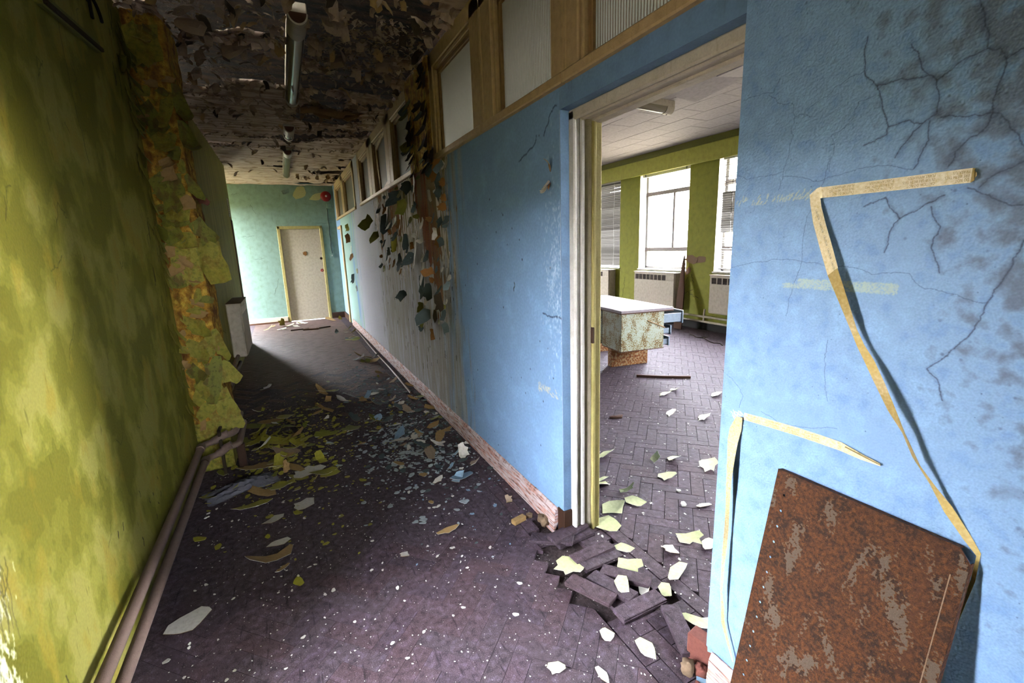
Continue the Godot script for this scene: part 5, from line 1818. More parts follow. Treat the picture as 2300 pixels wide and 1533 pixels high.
# ---------------------------------------------------------------- peeling paint on walls and pillar
func wall_damage() -> void:
	var w := get_node("wall_right")
	# lifted flakes over the stain: z, y, width, height, turn, which paint
	var spots := [
		[-4.97, 2.09, 0.34, 0.24, 0.4, 0], [-6.66, 1.98, 0.30, 0.34, -0.4, 1], [-6.39, 1.75, 0.26, 0.26, 0.2, 1], [-5.75, 1.9, 0.3, 0.34, 0.5, 0], [-5.27, 1.58, 0.3, 0.14, 1.2, 2], [-5.09, 1.47, 0.16, 0.34, 0.1, 0],
		[-4.60, 1.48, 0.20, 0.22, 0.0, 0], [-5.11, 1.06, 0.3, 0.18, 0.6, 0], [-4.07, 1.20, 0.22, 0.24, 0.1, 0], [-4.13, 0.98, 0.24, 0.28, -0.1, 0], [-4.38, 1.0, 0.13, 0.16, 0.3, 1], [-4.34, 0.88, 0.10, 0.2, 0.0, 1],
		[-3.72, 1.14, 0.16, 0.26, 0.2, 3], [-3.82, 1.34, 0.14, 0.16, -0.9, 4], [-3.68, 1.58, 0.16, 0.14, 0.8, 4], [-3.60, 1.60, 0.12, 0.14, 0.2, 0], [-3.63, 1.72, 0.14, 0.10, 1.0, 0], [-3.45, 1.74, 0.12, 0.11, 0.4, 0],
		[-3.51, 1.84, 0.14, 0.10, 0.2, 4], [-3.58, 1.98, 0.15, 0.16, 0.0, 0], [-3.50, 1.90, 0.10, 0.10, 0.5, 4], [-3.49, 2.02, 0.09, 0.12, 0.2, 4], [-3.62, 2.14, 0.14, 0.28, 0.2, 0], [-3.45, 2.14, 0.09, 0.16, -0.5, 0],
		[-3.52, 2.17, 0.12, 0.28, -0.3, 4], [-3.74, 2.17, 0.2, 0.18, 0.4, 0], [-4.56, 2.0, 0.2, 0.3, -0.3, 1], [-4.55, 2.14, 0.26, 0.2, 0.5, 0], [-4.8, 1.66, 0.13, 0.26, 0.2, 0], [-5.6, 2.1, 0.2, 0.5, 0.1, 5], [-5.9, 2.1, 0.14, 0.4, -0.1, 5],
		[-4.35, 2.16, 0.16, 0.26, 0.1, 5], [-4.2, 1.5, 0.07, 0.5, 0.0, 5], [-4.45, 1.65, 0.08, 0.5, 0.05, 5], [-3.93, 0.98, 0.08, 0.2, 0.2, 3], [-5.0, 1.9, 0.10, 0.3, 0.1, 5], [-4.25, 1.3, 0.09, 0.4, 0.0, 0], [-3.55, 1.35, 0.09, 0.14, 0.3, 5], [-3.48, 1.25, 0.08, 0.12, -0.3, 0], [-3.6, 0.92, 0.12, 0.16, 0.1, 0],
		[-9.2, 2.0, 0.16, 0.24, 0.3, 2], [-9.1, 1.85, 0.2, 0.3, 0.0, 4], [-9.15, 1.6, 0.18, 0.26, 0.2, 5], [-9.05, 1.45, 0.2, 0.2, 0.5, 4], [-9.0, 1.1, 0.14, 0.3, 0.0, 0], [-8.9, 0.9, 0.1, 0.2, 0.3, 0], [-8.6, 1.2, 0.08, 0.14, 0.2, 1],
	]
	var paint := [[M.f_slate, M.f_tan, "slate blue grey flake of paint"], [M.f_green, M.f_olive, "olive green flake of paint"], [M.f_olive, M.f_dark, ""], [M.f_dark, M.f_orange, ""], [M.f_orange, M.f_tan, ""], [M.f_white, M.f_white, "strip of white undercoat"]]
	for s in spots:
		var p: Array = paint[s[5]]
		put("paint_flake", flake(p[0], p[1], int(absf(s[0]) * 37) % 7, s[2] * 0.66, s[3] * 0.7, 0.3 if s[5] == 5 else [0.3, 0.5, 0.8][int(s[1] * 10) % 3]), w, on_right(s[0], s[1], s[4], 0.0 if s[5] == 5 else [0.5, 0.8, 1.0][int(s[1] * 100) % 3], s[2] * 0.66))
	for i in 90:   # the small ones in between
		var z := -3.42 - rng.randf() * 2.9
		var y := rng.randf_range(0.75, 2.15) if z > -4.4 else rng.randf_range(1.3, 2.15)
		var p: Array = paint[[0, 1, 4, 5, 5, 0][rng.randi() % 6]]
		put("paint_flake", flake(p[0], p[1], rng.randi() % 7, [0.03, 0.05, 0.07][rng.randi() % 3], [0.05, 0.08, 0.12][rng.randi() % 3], 0.6), w, on_right(z, y, rng.randf_range(-0.6, 0.6), rng.randf_range(0.2, 0.9), 0.05))
	# torn hole in the blue near the frame
	var chip := [[-1.95, 1.80, 0.07, 0.06, 0.2, 5], [-1.93, 1.83, 0.03, 0.08, 2.8, 4], [-1.965, 1.775, 0.05, 0.05, -0.4, 5], [-1.94, 1.775, 0.04, 0.04, 0.9, 3]]
	for s in chip:
		var p: Array = paint[s[5]]
		put("paint_flake", flake(p[0], p[1], int(s[2] * 500) % 7, s[2], s[3], 1.4), w, on_right(s[0], s[1], s[4]))
	# pillar between the windows
	var pier := get_node("pillar")
	for i in 40:
		var side := i % 2
		var z := lerpf(-4.36, -4.2, rng.randf()) if side else lerpf(-3.85, -3.68, rng.randf())
		put("paint_flake", flake([M.f_dark, M.f_green, M.f_slate][rng.randi() % 3], M.f_dark, rng.randi() % 7, 0.12, 0.18, 0.9), pier, Transform3D(Basis(V(0, 0, 1), V(0, 1, 0), V(-1, 0, 0)) * Basis(V(0, 0, 1), rng.randf_range(-1.2, 1.2)), V(RX - 0.02, rng.randf_range(2.2, 2.9), z)))

	# the left pillar: sheets of olive paint, hinged at the sides, curling off
	var p: Node3D = M.pillar_node
	var put_front := func(x: float, y: float, ww: float, h: float, turn: float, curl: float, m: Material) -> void:
		put("paint_sheet", flake(m, M.f_sheet if m == M.f_sheet_dark else M.f_tan, int(absf(x * 91 + y * 17)) % 7, ww, h, curl, 0.002), p, Transform3D(Basis(V(0, 0, 1), turn), V(x, y, -3.655)))
	# x, y, width, height, turn, curl
	for s in [[-0.58, 2.86, 0.24, 0.26, 0.0, 0.5], [-0.66, 2.86, 0.13, 0.34, 0.3, 0.8], [-0.66, 2.42, 0.16, 0.26, 0.5, 0.9], [-0.65, 2.28, 0.12, 0.26, 0.6, 1.2], [-0.58, 2.02, 0.22, 0.16, 0.0, 0.5], [-0.66, 2.02, 0.14, 0.34, 0.4, 1.0],
		[-0.55, 1.90, 0.16, 0.20, -0.2, 0.6], [-0.50, 2.5, 0.08, 0.3, -0.3, 0.9], [-0.60, 1.80, 0.18, 0.14, 0.1, 0.9], [-0.66, 1.75, 0.12, 0.22, 0.4, 1.0], [-0.58, 1.66, 0.2, 0.14, 0.0, 1.1], [-0.57, 1.58, 0.22, 0.28, 0.05, 0.15], [-0.62, 1.50, 0.16, 0.2, 0.0, 0.12],
		[-0.51, 1.60, 0.13, 0.32, -0.1, 0.3], [-0.66, 1.12, 0.1, 0.26, 0.8, 0.9], [-0.64, 0.96, 0.12, 0.2, 0.5, 0.8], [-0.56, 0.93, 0.1, 0.14, -0.1, 0.7], [-0.66, 0.78, 0.12, 0.16, 0.7, 1.0], [-0.52, 0.98, 0.14, 0.18, -0.3, 0.7], [-0.50, 0.84, 0.12, 0.3, -0.2, 0.4],
		[-0.58, 0.72, 0.16, 0.14, 0.1, 0.9], [-0.64, 0.64, 0.14, 0.16, 0.4, 0.9], [-0.54, 0.62, 0.12, 0.14, -0.4, 1.1], [-0.50, 0.62, 0.12, 0.24, -0.1, 0.4], [-0.62, 0.52, 0.13, 0.15, 0.2, 1.0], [-0.52, 0.46, 0.16, 0.16, -0.2, 0.5], [-0.60, 0.38, 0.22, 0.16, 0.0, 0.15], [-0.51, 0.36, 0.1, 0.12, -0.2, 0.4]]:
		put_front.call(s[0], s[1], s[2], s[3], s[4], s[5], M.f_sheet_dark if rng.randf() < 0.45 else M.f_sheet)
	# sheets standing out past the right-hand corner
	for s in [[2.55, 0.09, 0.3, 0.3, 1.0], [2.34, 0.10, 0.3, 0.4, 1.4], [2.02, 0.08, 0.22, 0.4, 1.0], [1.74, 0.14, 0.2, 0.9, 0.7], [1.62, 0.22, 0.34, 0.75, 0.35], [1.02, 0.08, 0.26, 0.3, 0.8], [0.78, 0.14, 0.2, 0.8, 0.7], [0.60, 0.1, 0.24, 0.4, 0.8], [0.44, 0.14, 0.18, 0.5, 0.7]]:
		put("paint_sheet", flake(M.f_sheet_dark if s[0] > 1.7 else M.f_sheet, M.f_sheet, int(s[0] * 31) % 7, s[1], s[2], s[4], 0.002), p, Transform3D(Basis(V(0, 1, 0), 0.35) * Basis(V(0, 0, 1), s[3] * 0.55), V(-0.492, s[0], -3.66)))
	put("paint_flake", flake(M.brick, M.brick, 3, 0.07, 0.12, 0.6), p, Transform3D(Basis(V(0, 1, 0), 0.5) * Basis(V(0, 0, 1), 0.5), V(-0.47, 1.92, -3.70)))
	for i in 50:
		put_front.call(rng.randf_range(-0.68, -0.49), rng.randf_range(0.36, 2.9), [0.05, 0.08, 0.11][rng.randi() % 3], [0.06, 0.09, 0.13][rng.randi() % 3], rng.randf_range(-0.7, 0.7), [0.8, 1.2][rng.randi() % 2], [M.f_sheet, M.f_sheet_dark, M.f_tan][rng.randi() % 3])
	# the left wall's own edge lifting beside the pillar
	var lw := get_node("wall_left")
	var face := Basis(V(0, 0, -1), V(0, 1, 0), V(1, 0, 0))
	for i in 46:
		var y := rng.randf_range(0.3, 2.85)
		put("paint_flake", flake(M.f_olive, M.f_green, rng.randi() % 7, [0.06, 0.10, 0.14][rng.randi() % 3], [0.10, 0.16, 0.22][rng.randi() % 3], [0.4, 0.8][rng.randi() % 2]), lw, Transform3D(face * Basis(V(0, 0, 1), rng.randf_range(-0.9, 0.3)), V(LX + 0.004, y, -3.66 + absf(rng.randfn(0, 0.09)))))
	put("paint_flake", flake(M.f_olive, M.f_dark, 4, 0.1, 0.4, 0.7), lw, Transform3D(face, V(LX + 0.004, 1.16, -4.9)))
	put("paint_flake", flake(M.f_olive, M.f_green, 5, 0.14, 0.3, 0.7), lw, Transform3D(face, V(LX + 0.004, 0.72, -4.7)))


func loose_blocks() -> void:
	# lifted parquet blocks in the doorway: centre x, z, height of underside, turn (0 = along x), tilt, label
	var list := [
		[1.165, -1.815, 0.018, 0.14, 0.05, "uppermost loose parquet block of the pair against the door frame", "parq1"],
		[1.185, -1.79, -0.004, 0.05, 0.0, "lower loose parquet block of the pair against the door frame", "parq4"],
		[1.075, -1.83, -0.012, -0.75, 0.12, "thin dark parquet block wedged slantwise left of the stacked pair", "parq4"],
		[1.195, -1.645, -0.006, 0.02, 0.04, "loose parquet block lying across the hole behind the stack", "parq2"],
		[1.205, -1.59, -0.014, 0.04, -0.03, "loose parquet block in the hole, front one of the two side by side", "parq0"],
		[1.13, -1.41, -0.002, -1.27, 0.06, "grey parquet block propped slantwise across the middle of the hole", "parq1"],
		[1.034, -1.435, 0.002, -1.18, 0.05, "reddish parquet block lying at the left edge of the hole", "parq3"],
		[1.232, -1.44, -0.010, -0.94, 0.06, "parquet block tilted on rubble at the back of the hole", "parq2"],
		[1.160, -1.262, 0.006, 0.0, 0.02, "scuffed parquet block lying loose in front of the hole", "parq5"],
		[1.215, -1.10, 0.004, 1.15, 0.03, "loose parquet block leaning towards the broken brick corner", "parq1"]]
	for e in list:
		var t := Transform3D(Basis(V(0, 1, 0), e[3]) * Basis(V(0, 0, 1), e[4]), V(e[0], e[2] + absf(e[4]) * 0.08, e[1]))
		var s := Shape.new()
		s.cbox(V(0, 0.011, 0), V(0.225, 0.022, 0.072), 0.002)
		s.cbox(V(0, 0.010, 0.0365), V(0.22, 0.006, 0.004), 0.001)
		tag(put("parquet_block_loose", s.mesh(M[e[6]]), null, t), e[5], "floor block", "loose parquet blocks in the doorway")


func lump(called: String, label: String, category: String, at: Vector3, size: Vector3, m: Material, sd: int, group := "") -> void:
	var f := FastNoiseLite.new()
	f.seed = sd
	f.frequency = 1.1
	var rows := []
	for j in 8:
		var row := PackedVector3Array()
		for i in 12:
			var a := TAU * i / 12.0
			var b := PI * j / 7.0
			var d := V(sin(b) * cos(a), cos(b), sin(b) * sin(a))
			var k := 0.5 * (1.0 + 0.5 * f.get_noise_3dv(d * 1.3)) / maxf(absf(d.x), maxf(absf(d.y), absf(d.z))) * 0.82
			row.append(d * k * size)
		rows.append(row)
	var s := Shape.new()
	s.grid(rows, true, false)
	tag(put(called, s.mesh(m), null, Transform3D(Basis(V(0, 1, 0), sd * 0.7), at + V(0, size.y * 0.42, 0))), label, category, group)


func rubble() -> void:
	var s := Shape.new()
	s.cbox(V(0, 0.055, 0), V(0.06, 0.11, 0.105), 0.005)
	tag(put("brick", s.mesh(M.brick), null, Transform3D(Basis(V(0, 1, 0), 0.2), V(1.20, -0.01, -0.97))), "broken red brick standing on end at the wall corner", "brick")
	s = Shape.new()
	s.cbox(V(0, 0.05, 0), V(0.11, 0.10, 0.11), 0.006)
	tag(put("brick", s.mesh(M.brick), null, Transform3D(Basis(V(0, 1, 0), -0.1), V(1.285, -0.01, -0.90))), "dark red brick still bedded under the torn blue plaster", "brick")
	lump("rubble_chunk", "grey brown mortar lump below the standing red brick", "rubble", V(1.115, -0.004, -0.965), V(0.05, 0.05, 0.05), M.mortar, 3)
	lump("rubble_chunk", "reddish brick fragment beside the mortar lump at the wall corner", "rubble", V(1.15, -0.004, -0.935), V(0.04, 0.045, 0.05), M.brick, 5)
	lump("rubble_chunk", "small red brick crumb at the bottom edge near the skirting", "rubble", V(1.10, -0.003, -0.905), V(0.03, 0.02, 0.03), M.brick, 7)
	lump("rubble_chunk", "dusty grey plaster lump at the foot of the skirting by the frame", "rubble", V(1.115, -0.003, -1.99), V(0.05, 0.05, 0.09), M.mortar, 9)
	lump("rubble_chunk", "small brown plaster crumb near the frame plinth", "rubble", V(1.075, -0.003, -2.08), V(0.04, 0.025, 0.04), M.mortar, 11)
	lump("wood_fragment", "dark gnarled wood fragment on the room floor beyond the doorway", "wood scrap", V(2.44, -0.003, -3.02), V(0.14, 0.03, 0.035), M.brown, 13)
	lump("rubble_chunk", "whitish crumb of plaster on the room floor, between two lime flakes", "rubble", V(1.91, -0.003, -1.745), V(0.045, 0.02, 0.03), M.f_white, 15)
	lump("rubble_chunk", "whitish crumb of plaster farther into the room by the blue wall edge", "rubble", V(2.0, -0.003, -1.87), V(0.035, 0.015, 0.022), M.f_white, 17)
	s = Shape.new()
	s.cbox(V(0, 0.015, 0), V(0.085, 0.028, 0.036), 0.004)
	tag(put("cork_piece", s.mesh(M.f_tan), null, Transform3D(Basis(V(0, 1, 0), 0.25), V(1.0, -0.001, -2.06))), "short tan piece of wood on the corridor floor by the skirting", "wood scrap")
	# blue plaster torn from the corner
	tag(put("plaster_flake", flake(M.f_blue, M.brick, 2, 0.05, 0.11, 0.5, 0.004), null, Transform3D(Basis(V(0, 0, 1), V(0, 1, 0), V(-1, 0, 0)) * Basis(V(0, 0, 1), 0.25), V(RX + 0.03, 0.20, -0.935))), "blue plaster flake hanging at the broken wall corner", "flake")
	tag(put("plaster_flake", flake(M.f_blue, M.f_white, 4, 0.09, 0.08, 0.3, 0.004), null, on_floor(1.125, -0.888, 0.6, 0.08, 0.004)), "blue plaster flake on the floor at the bottom edge below the brick", "flake")
	# batten and stick
	s = Shape.new()
	var pts := []
	for i in 9:
		pts.append(V(lerpf(1.095, 1.045, i / 8.0) + 0.006 * sin(i * 1.3), 0.016, lerpf(-9.2, -4.65, i / 8.0)))
	s.tube(pts, 0.012, 6)
	tag(put("thin_rod", s.mesh(M.pipe)), "long thin rod lying on the floor along the right skirting", "rod")
	s = Shape.new()
	for i in 4:
		var a := V(lerpf(3.44, 3.89, i / 4.0), 0.0, lerpf(-3.90, -3.53, i / 4.0) + 0.015 * sin(i * 1.1))
		var b := V(lerpf(3.44, 3.89, (i + 1) / 4.0), 0.0, lerpf(-3.90, -3.53, (i + 1) / 4.0) + 0.015 * sin((i + 1) * 1.1))
		s.cbox(V(0, 0.014, 0), V(a.distance_to(b) + 0.006, 0.028, 0.026), 0.004, Transform3D(Basis(V(0, 1, 0), -atan2(b.z - a.z, b.x - a.x)), (a + b) * 0.5))
	tag(put("stick", s.mesh(M.brown)), "bent brown strip of wood on the room floor in front of the desk", "stick")
	s = Shape.new()
	var c := []
	for q in [[5.77, -5.31], [5.74, -5.20], [5.66, -5.08], [5.70, -4.99], [5.79, -4.98], [5.78, -5.08], [5.66, -4.9], [5.56, -4.73], [5.53, -4.63], [5.58, -4.57], [5.5, -4.46]]:
		c.append(V(q[0], 0.008, q[1]))
	s.tube(c, 0.007, 6)
	tag(put("loose_cable", s.mesh(M.f_dark)), "dark looped cable on the room floor below the right heater", "cable")
	s = Shape.new()
	s.cbox(V(0, 0.01, 0), V(0.7, 0.018, 0.05), 0.004)
	tag(put("batten", s.mesh(M.metal_cream), null, Transform3D(Basis(V(0, 1, 0), 0.5), V(5.6, 0.0, -5.75))), "pale batten on the floor beyond the desk, near the pipes", "batten")
	# crumpled rag below the pillar
	var f := FastNoiseLite.new()
	f.seed = 5
	f.frequency = 0.9
	var rows := []
	for j in 15:
		var row := PackedVector3Array()
		for i in 21:
			var u := i / 20.0 - 0.5
			var v := j / 14.0 - 0.5
			var fall := clampf(1.2 - 2.0 * sqrt(u * u + v * v), 0.0, 1.0)
			row.append(V(u * 0.42 + 0.02 * f.get_noise_2d(j * 3.0, i), 0.002 + fall * (0.035 + 0.03 * f.get_noise_2d(i * 0.8, j * 1.9) + 0.02 * sin(j * 1.9 + u * 5.0)), v * 0.2 + 0.025 * f.get_noise_2d(i * 1.3, j)))
		rows.append(row)
	s = Shape.new()
	s.grid(rows, false, true)
	tag(put("crumpled_rag", s.mesh(M.grey_rag), null, Transform3D(Basis(V(0, 1, 0), 0.35), V(-0.42, 0, -3.28))), "crumpled grey rag on the dark floor below the left pillar", "rag")


func litter() -> void:
	# the flakes one can tell apart: x, z, width, length, turn, curl, paint, label
	var one := [
		[1.04, -1.62, 0.13, 0.15, 0.3, 0.12, "f_lime", "large pale lime flake on the corridor floor left of the doorway hole"], [1.53, -1.92, 0.17, 0.15, 0.6, 0.2, "f_lime", "largest lime flake on the room floor just inside the frame"],
		[1.40, -1.79, 0.16, 0.13, 1.3, 0.4, "f_lime", "crumpled lime flake at the foot of the yellow jamb"], [1.69, -1.90, 0.12, 0.13, 1.2, 0.35, "f_lime", "square lime flake behind the largest one inside the doorway"],
		[1.73, -2.01, 0.06, 0.12, 0.9, 1.2, "f_lime", "narrow rolled lime flake a step inside the room"], [1.64, -2.15, 0.16, 0.08, 0.2, 0.6, "f_lime", "ragged lime strip half hidden by the yellow jamb"],
		[1.68, -2.2, 0.10, 0.06, 0.3, 0.8, "f_lime", "small lime flake touching the ragged strip by the jamb"], [1.91, -2.47, 0.17, 0.10, 0.4, 0.9, "f_lime", "curled lime flake farthest left on the room floor"],
		[2.17, -2.25, 0.12, 0.09, 1.0, 1.1, "f_lime", "arched lime flake, left of a pair in mid room"], [2.27, -2.18, 0.12, 0.11, 0.2, 0.9, "f_lime", "folded lime flake, right of a pair in mid room"],
		[2.41, -2.0, 0.20, 0.13, 0.8, 0.5, "f_lime", "long lime flake against the edge of the blue wall"], [2.06, -2.03, 0.13, 0.12, 0.5, 0.4, "f_lime", "rounded lime flake in the middle of the doorway view"],
		[1.36, -1.60, 0.08, 0.10, 1.4, 0.2, "f_lime", "lime flake lying on the border board behind the hole"], [1.30, -1.49, 0.12, 0.13, 0.7, 0.2, "f_lime", "lime flake on the rim of the hole behind the tilted block"],
		[1.46, -1.35, 0.16, 0.09, 0.2, 0.4, "f_lime", "pointed lime flake in the doorway right of the hole"], [1.70, -1.50, 0.11, 0.14, 0.9, 0.4, "f_lime", "torn lime flake near the blue wall edge inside the room"],
		[1.74, -1.42, 0.12, 0.08, 0.2, 0.4, "f_lime", "lime flake cut off by the blue wall edge"], [1.33, -1.29, 0.09, 0.08, 0.5, 0.3, "f_lime", "lime flake with brown edge right of the loose scuffed block"],
		[1.17, -1.385, 0.11, 0.09, 0.6, 0.15, "f_lime", "lime flake lying on top of the propped grey block"], [0.955, -1.22, 0.06, 0.07, 0.3, 0.3, "f_lime", "small split lime flake on the corridor floor before the border"],
		[1.05, -1.10, 0.07, 0.12, 0.3, 0.2, "f_lime", "tall pointed lime flake on the border boards in front"], [1.31, -1.10, 0.06, 0.14, 0.5, 0.3, "f_lime", "long lime flake behind the loose block at the brick corner"],
		[1.36, -1.07, 0.06, 0.10, 0.4, 0.2, "f_white", "white flake tight against the blue wall corner"], [0.706, -1.19, 0.06, 0.07, 0.5, 0.2, "f_lime", "pale flake alone at the bottom centre of the corridor floor"],
		[0.84, -1.09, 0.035, 0.09, 0.2, 0.15, "f_white", "narrow white flake near the bottom edge of the corridor"], [1.55, -1.48, 0.09, 0.09, 0.1, 0.15, "f_white", "white squarish flake on the room side of the border board"],
		[2.0, -1.68, 0.10, 0.06, -0.4, 0.4, "f_white", "white pointed flake by the blue wall edge inside the room"], [1.25, -1.335, 0.08, 0.07, 0.3, 0.3, "f_white", "white star shaped flake behind the scuffed loose block"],
		[3.25, -3.27, 0.16, 0.1, 0.4, 0.5, "f_lime", "lime flake nearest the bent strip of wood in the room"], [3.44, -3.32, 0.16, 0.1, 0.9, 0.7, "f_lime", "lime flake right of the one by the bent strip"],
		[3.07, -2.63, 0.18, 0.1, 0.5, 0.6, "f_lime", "lime flake halfway to the blue wall edge, deep in the room"], [3.66, -3.0, 0.2, 0.12, 0.2, 0.5, "f_lime", "lime flake by the wall edge level with the bent strip"], [2.92, -2.86, 0.2, 0.08, 0.6, 0.3, "f_white", "whitish long flake deep in the middle of the room floor"],
		[-0.235, -2.31, 0.085, 0.36, -0.62, 0.9, "f_tan", "long curved cream flake alone on the dark floor"], [-0.185, -2.26, 0.03, 0.11, -0.6, 0.5, "f_tan", "short cream sliver beside the long curved flake"],
		[-0.54, -2.1, 0.13, 0.17, -0.5, 0.1, "f_white", "cracked grey white plaster flake on the dark left floor"], [-0.14, -3.70, 0.22, 0.18, -1.0, 0.2, "f_ceil", "big round cream flake in the litter below the pillar"],
		[-0.03, -3.30, 0.16, 0.26, -1.0, 0.15, "f_white", "big cracked white flake right of the pillar litter"], [-0.34, -3.52, 0.14, 0.34, -1.0, 0.5, "f_tan", "rolled tan sheet in the litter below the pillar"],
		[-0.20, -3.17, 0.16, 0.16, -0.7, 0.2, "f_olive", "square olive flake right of the grey rag"], [-0.60, -3.25, 0.14, 0.14, -0.3, 0.3, "f_olive", "olive flake tucked under the left end of the rag"],
		[-0.33, -2.98, 0.10, 0.26, -1.1, 0.3, "f_olive", "olive strip curled at one end, nearest of the pillar litter"], [-0.07, -2.85, 0.14, 0.17, -0.7, 0.15, "f_white", "grey white flake with a broken corner before the pillar litter"],
		[-0.22, -2.76, 0.09, 0.15, -0.8, 0.2, "f_white", "ragged white flake left of the broken cornered one"], [-0.20, -2.50, 0.08, 0.13, -0.8, 0.2, "f_white", "small grey flake behind the long curved cream one"],
		[0.37, -2.08, 0.06, 0.06, 0.4, 0.3, "f_white", "bright white heart shaped flake in mid corridor floor"], [0.99, -3.03, 0.05, 0.10, 1.3, 1.6, "f_blue", "bright blue rolled flake by the border line"],
		[-0.34, -5.66, 0.12, 0.22, 0.4, 0.9, "f_olive", "ring shaped curl of yellow paint far down the dark floor"], [0.25, -5.2, 0.14, 0.26, -0.9, 0.5, "f_olive", "yellowish flake in the edge of the light wedge"], [0.51, -4.71, 0.14, 0.34, -1.2, 0.8, "f_tan", "long tan curl in mid corridor beyond the litter"],
	]
	for e in one:
		var o := put("paint_flake", flake(M[e[6]], M.f_white if e[6] != "f_white" else M.f_tan, int(absf(e[0] * 70 + e[1] * 30)) % 7, e[2], e[3], e[5]), null, on_floor(e[0], e[1], e[4], e[3], 0.004 + (0.024 if e[7].contains("on top of") else 0.0)))
		tag(o, e[7], "paint flake")
	# drifts nobody could tell apart one from another
	var drift := func(n: int, label: String, group: String, paints: Array, sizes: Array, where: Callable) -> void:
		for i in n:
			var p: Vector2 = where.call()
			var big: int = rng.randi() % sizes.size()
			var s: float = sizes[big]
			var paint: String = paints[rng.randi() % paints.size()]
			var m: Material = M[paint]
			var stretch := rng.randi() % 3
			var bent := rng.randi() % 3
			var l: float = s * [1.0, 1.7, 2.4][stretch]
			var hue: String = {"f_slate": "slate grey", "f_blue": "pale blue", "f_green": "dark olive", "f_tan": "tan", "f_ceil": "buff", "f_white": "white", "f_olive": "olive yellow", "f_lime": "lime"}[paint]
			var look: String = "%s %s %s %s paint flake %s" % [["small", "middling", "large"][big], hue, ["squarish", "oblong", "long narrow"][stretch], ["flat", "bent", "curled"][bent], label]
			var t := on_floor(p.x, p.y, rng.randf() * TAU, l, 0.003 + rng.randf() * 0.012)
			t.basis = t.basis * Basis(V(1, 0, 0), rng.randf_range(-0.12, 0.12))
			tag(put("paint_flake", flake(m, [M.f_tan, M.f_olive, M.f_white][rng.randi() % 3], rng.randi() % 7, s, l, [0.2, 0.6, 1.1][bent]), null, t), look, "paint flake", group)
	drift.call(96, "in the drift along the right skirting", "drift of flakes below the peeling blue wall", ["f_slate", "f_blue", "f_slate", "f_green", "f_tan", "f_ceil", "f_white"], [0.035, 0.055, 0.085], func() -> Vector2: return Vector2(minf(1.10, 0.82 + rng.randfn(0, 0.18)), -4.0 + rng.randfn(0, 0.75)))
	drift.call(58, "in the litter below the left pillar", "litter of olive flakes below the left pillar", ["f_olive", "f_olive", "f_green", "f_tan"], [0.05, 0.08, 0.12], func() -> Vector2: return Vector2(-0.16 + rng.randfn(0, 0.17), -3.95 + rng.randfn(0, 0.42)))
	drift.call(22, "scattered on the middle corridor floor", "olive flakes scattered in mid corridor", ["f_olive", "f_tan", "f_green"], [0.05, 0.09], func() -> Vector2: return Vector2(0.25 + rng.randfn(0, 0.25), -4.6 + rng.randfn(0, 0.5)))
	drift.call(20, "in the heaps far down the right skirting", "flake heaps far along the right skirting", ["f_green", "f_slate", "f_tan"], [0.08, 0.13], func() -> Vector2: return Vector2(0.92 + rng.randfn(0, 0.09), [-6.35, -9.0, -8.3][rng.randi() % 3] + rng.randfn(0, 0.15)))
	drift.call(14, "strewn before the far cream door", "flakes before the far door", ["f_lime", "f_tan", "f_white"], [0.09, 0.15], func() -> Vector2: return Vector2(rng.randf_range(-0.5, 1.0), rng.randf_range(-11.1, -10.2)))
	# crumbs past counting
	specks("white_specks", "countless white specks of flaked ceiling paint across the corridor floor", M.f_white, 3600, 0.0052, func() -> Vector2: return Vector2(LX + 0.12 + rng.randf() * 1.7, -1.0 - 5.5 * pow(rng.randf(), 1.25)))
	specks("white_crumbs", "larger white crumbs of paint in ragged clusters on the corridor floor", M.f_white, 380, 0.016, func() -> Vector2:
		var c := Vector2(fposmod(float(rng.randi() % 26) * 0.377, 1.5) - 0.55, -1.6 - fposmod(float(rng.randi() % 26) * 0.613, 2.6))
		return c + Vector2(rng.randfn(0, 0.09), rng.randfn(0, 0.10)))
	specks("blue_crumbs", "crumbs of blue and grey paint between the flakes by the right skirting", M.f_blue, 160, 0.022, func() -> Vector2: return Vector2(minf(1.1, 0.8 + rng.randfn(0, 0.2)), -3.5 + rng.randfn(0, 0.6)))
	specks("slate_crumbs", "slate grey crumbs of paint in the drift below the stain", M.f_slate, 700, 0.04, func() -> Vector2: return Vector2(minf(1.1, 0.82 + rng.randfn(0, 0.2)), -4.6 + rng.randfn(0, 0.9)))
	specks("olive_crumbs", "olive crumbs of paint around the pillar litter", M.f_olive, 700, 0.035, func() -> Vector2: return Vector2(-0.1 + rng.randfn(0, 0.25), -3.9 + rng.randfn(0, 0.6)))
	specks("pale_crumbs", "pale grey crumbs of paint thick on the floor short of the right skirting drift", M.f_pale, 620, 0.034, func() -> Vector2: return Vector2(minf(1.1, 0.70 + rng.randfn(0, 0.2)), -3.35 + rng.randfn(0, 0.45)))
	specks("room_specks", "pale specks of paint on the room parquet", M.f_white, 700, 0.011, func() -> Vector2:
		var x := rng.randf_range(1.2, 4.0)
		return Vector2(x, -x * rng.randf_range(0.76, 1.36)))


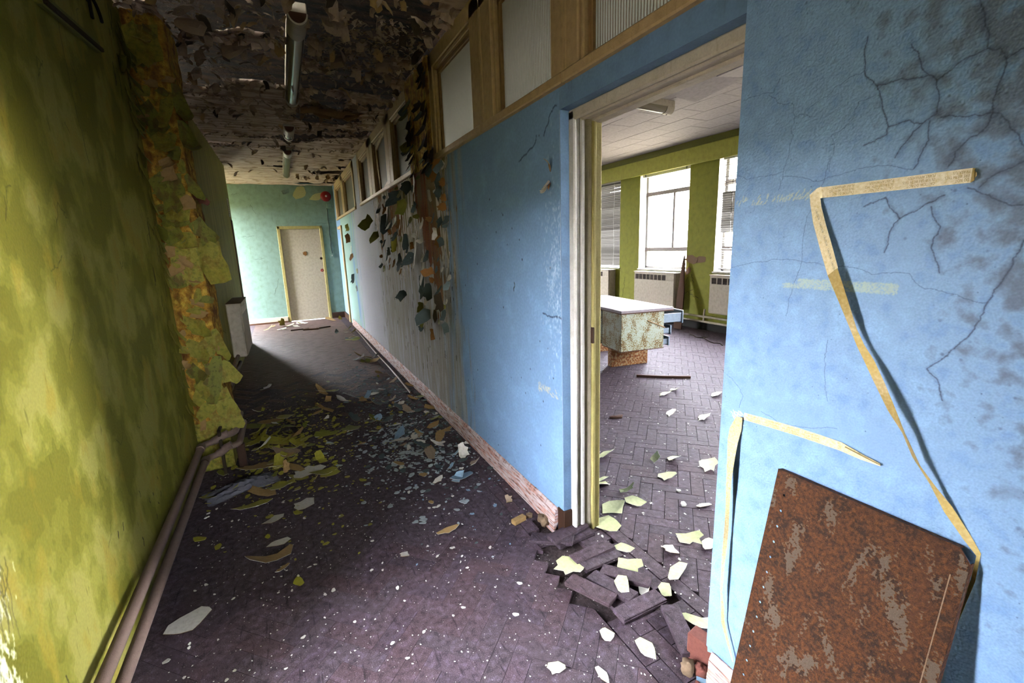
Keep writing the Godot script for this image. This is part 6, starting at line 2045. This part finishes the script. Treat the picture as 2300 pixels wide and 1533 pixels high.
func specks(called: String, label: String, m: Material, n: int, size: float, where: Callable) -> void:
	var mm := MultiMesh.new()
	mm.transform_format = MultiMesh.TRANSFORM_3D
	mm.mesh = flake(m, m, 2, 1.0, 1.0, 0.4, 0.08)
	mm.instance_count = n
	for i in n:
		var p: Vector2 = where.call()
		var s := size * (0.35 + 1.0 * pow(rng.randf(), 3.0))
		var t := on_floor(0, 0, rng.randf() * TAU, s)
		mm.set_instance_transform(i, Transform3D(t.basis.scaled_local(V(s, s * rng.randf_range(0.6, 1.6), s)), V(clampf(p.x, LX + 0.1, 6.0), 0.001, p.y)))
	var o := MultiMeshInstance3D.new()
	o.multimesh = mm
	o.name = called
	o.set_meta("kind", "stuff")
	add_child(o)
	tag(o, label, "debris")
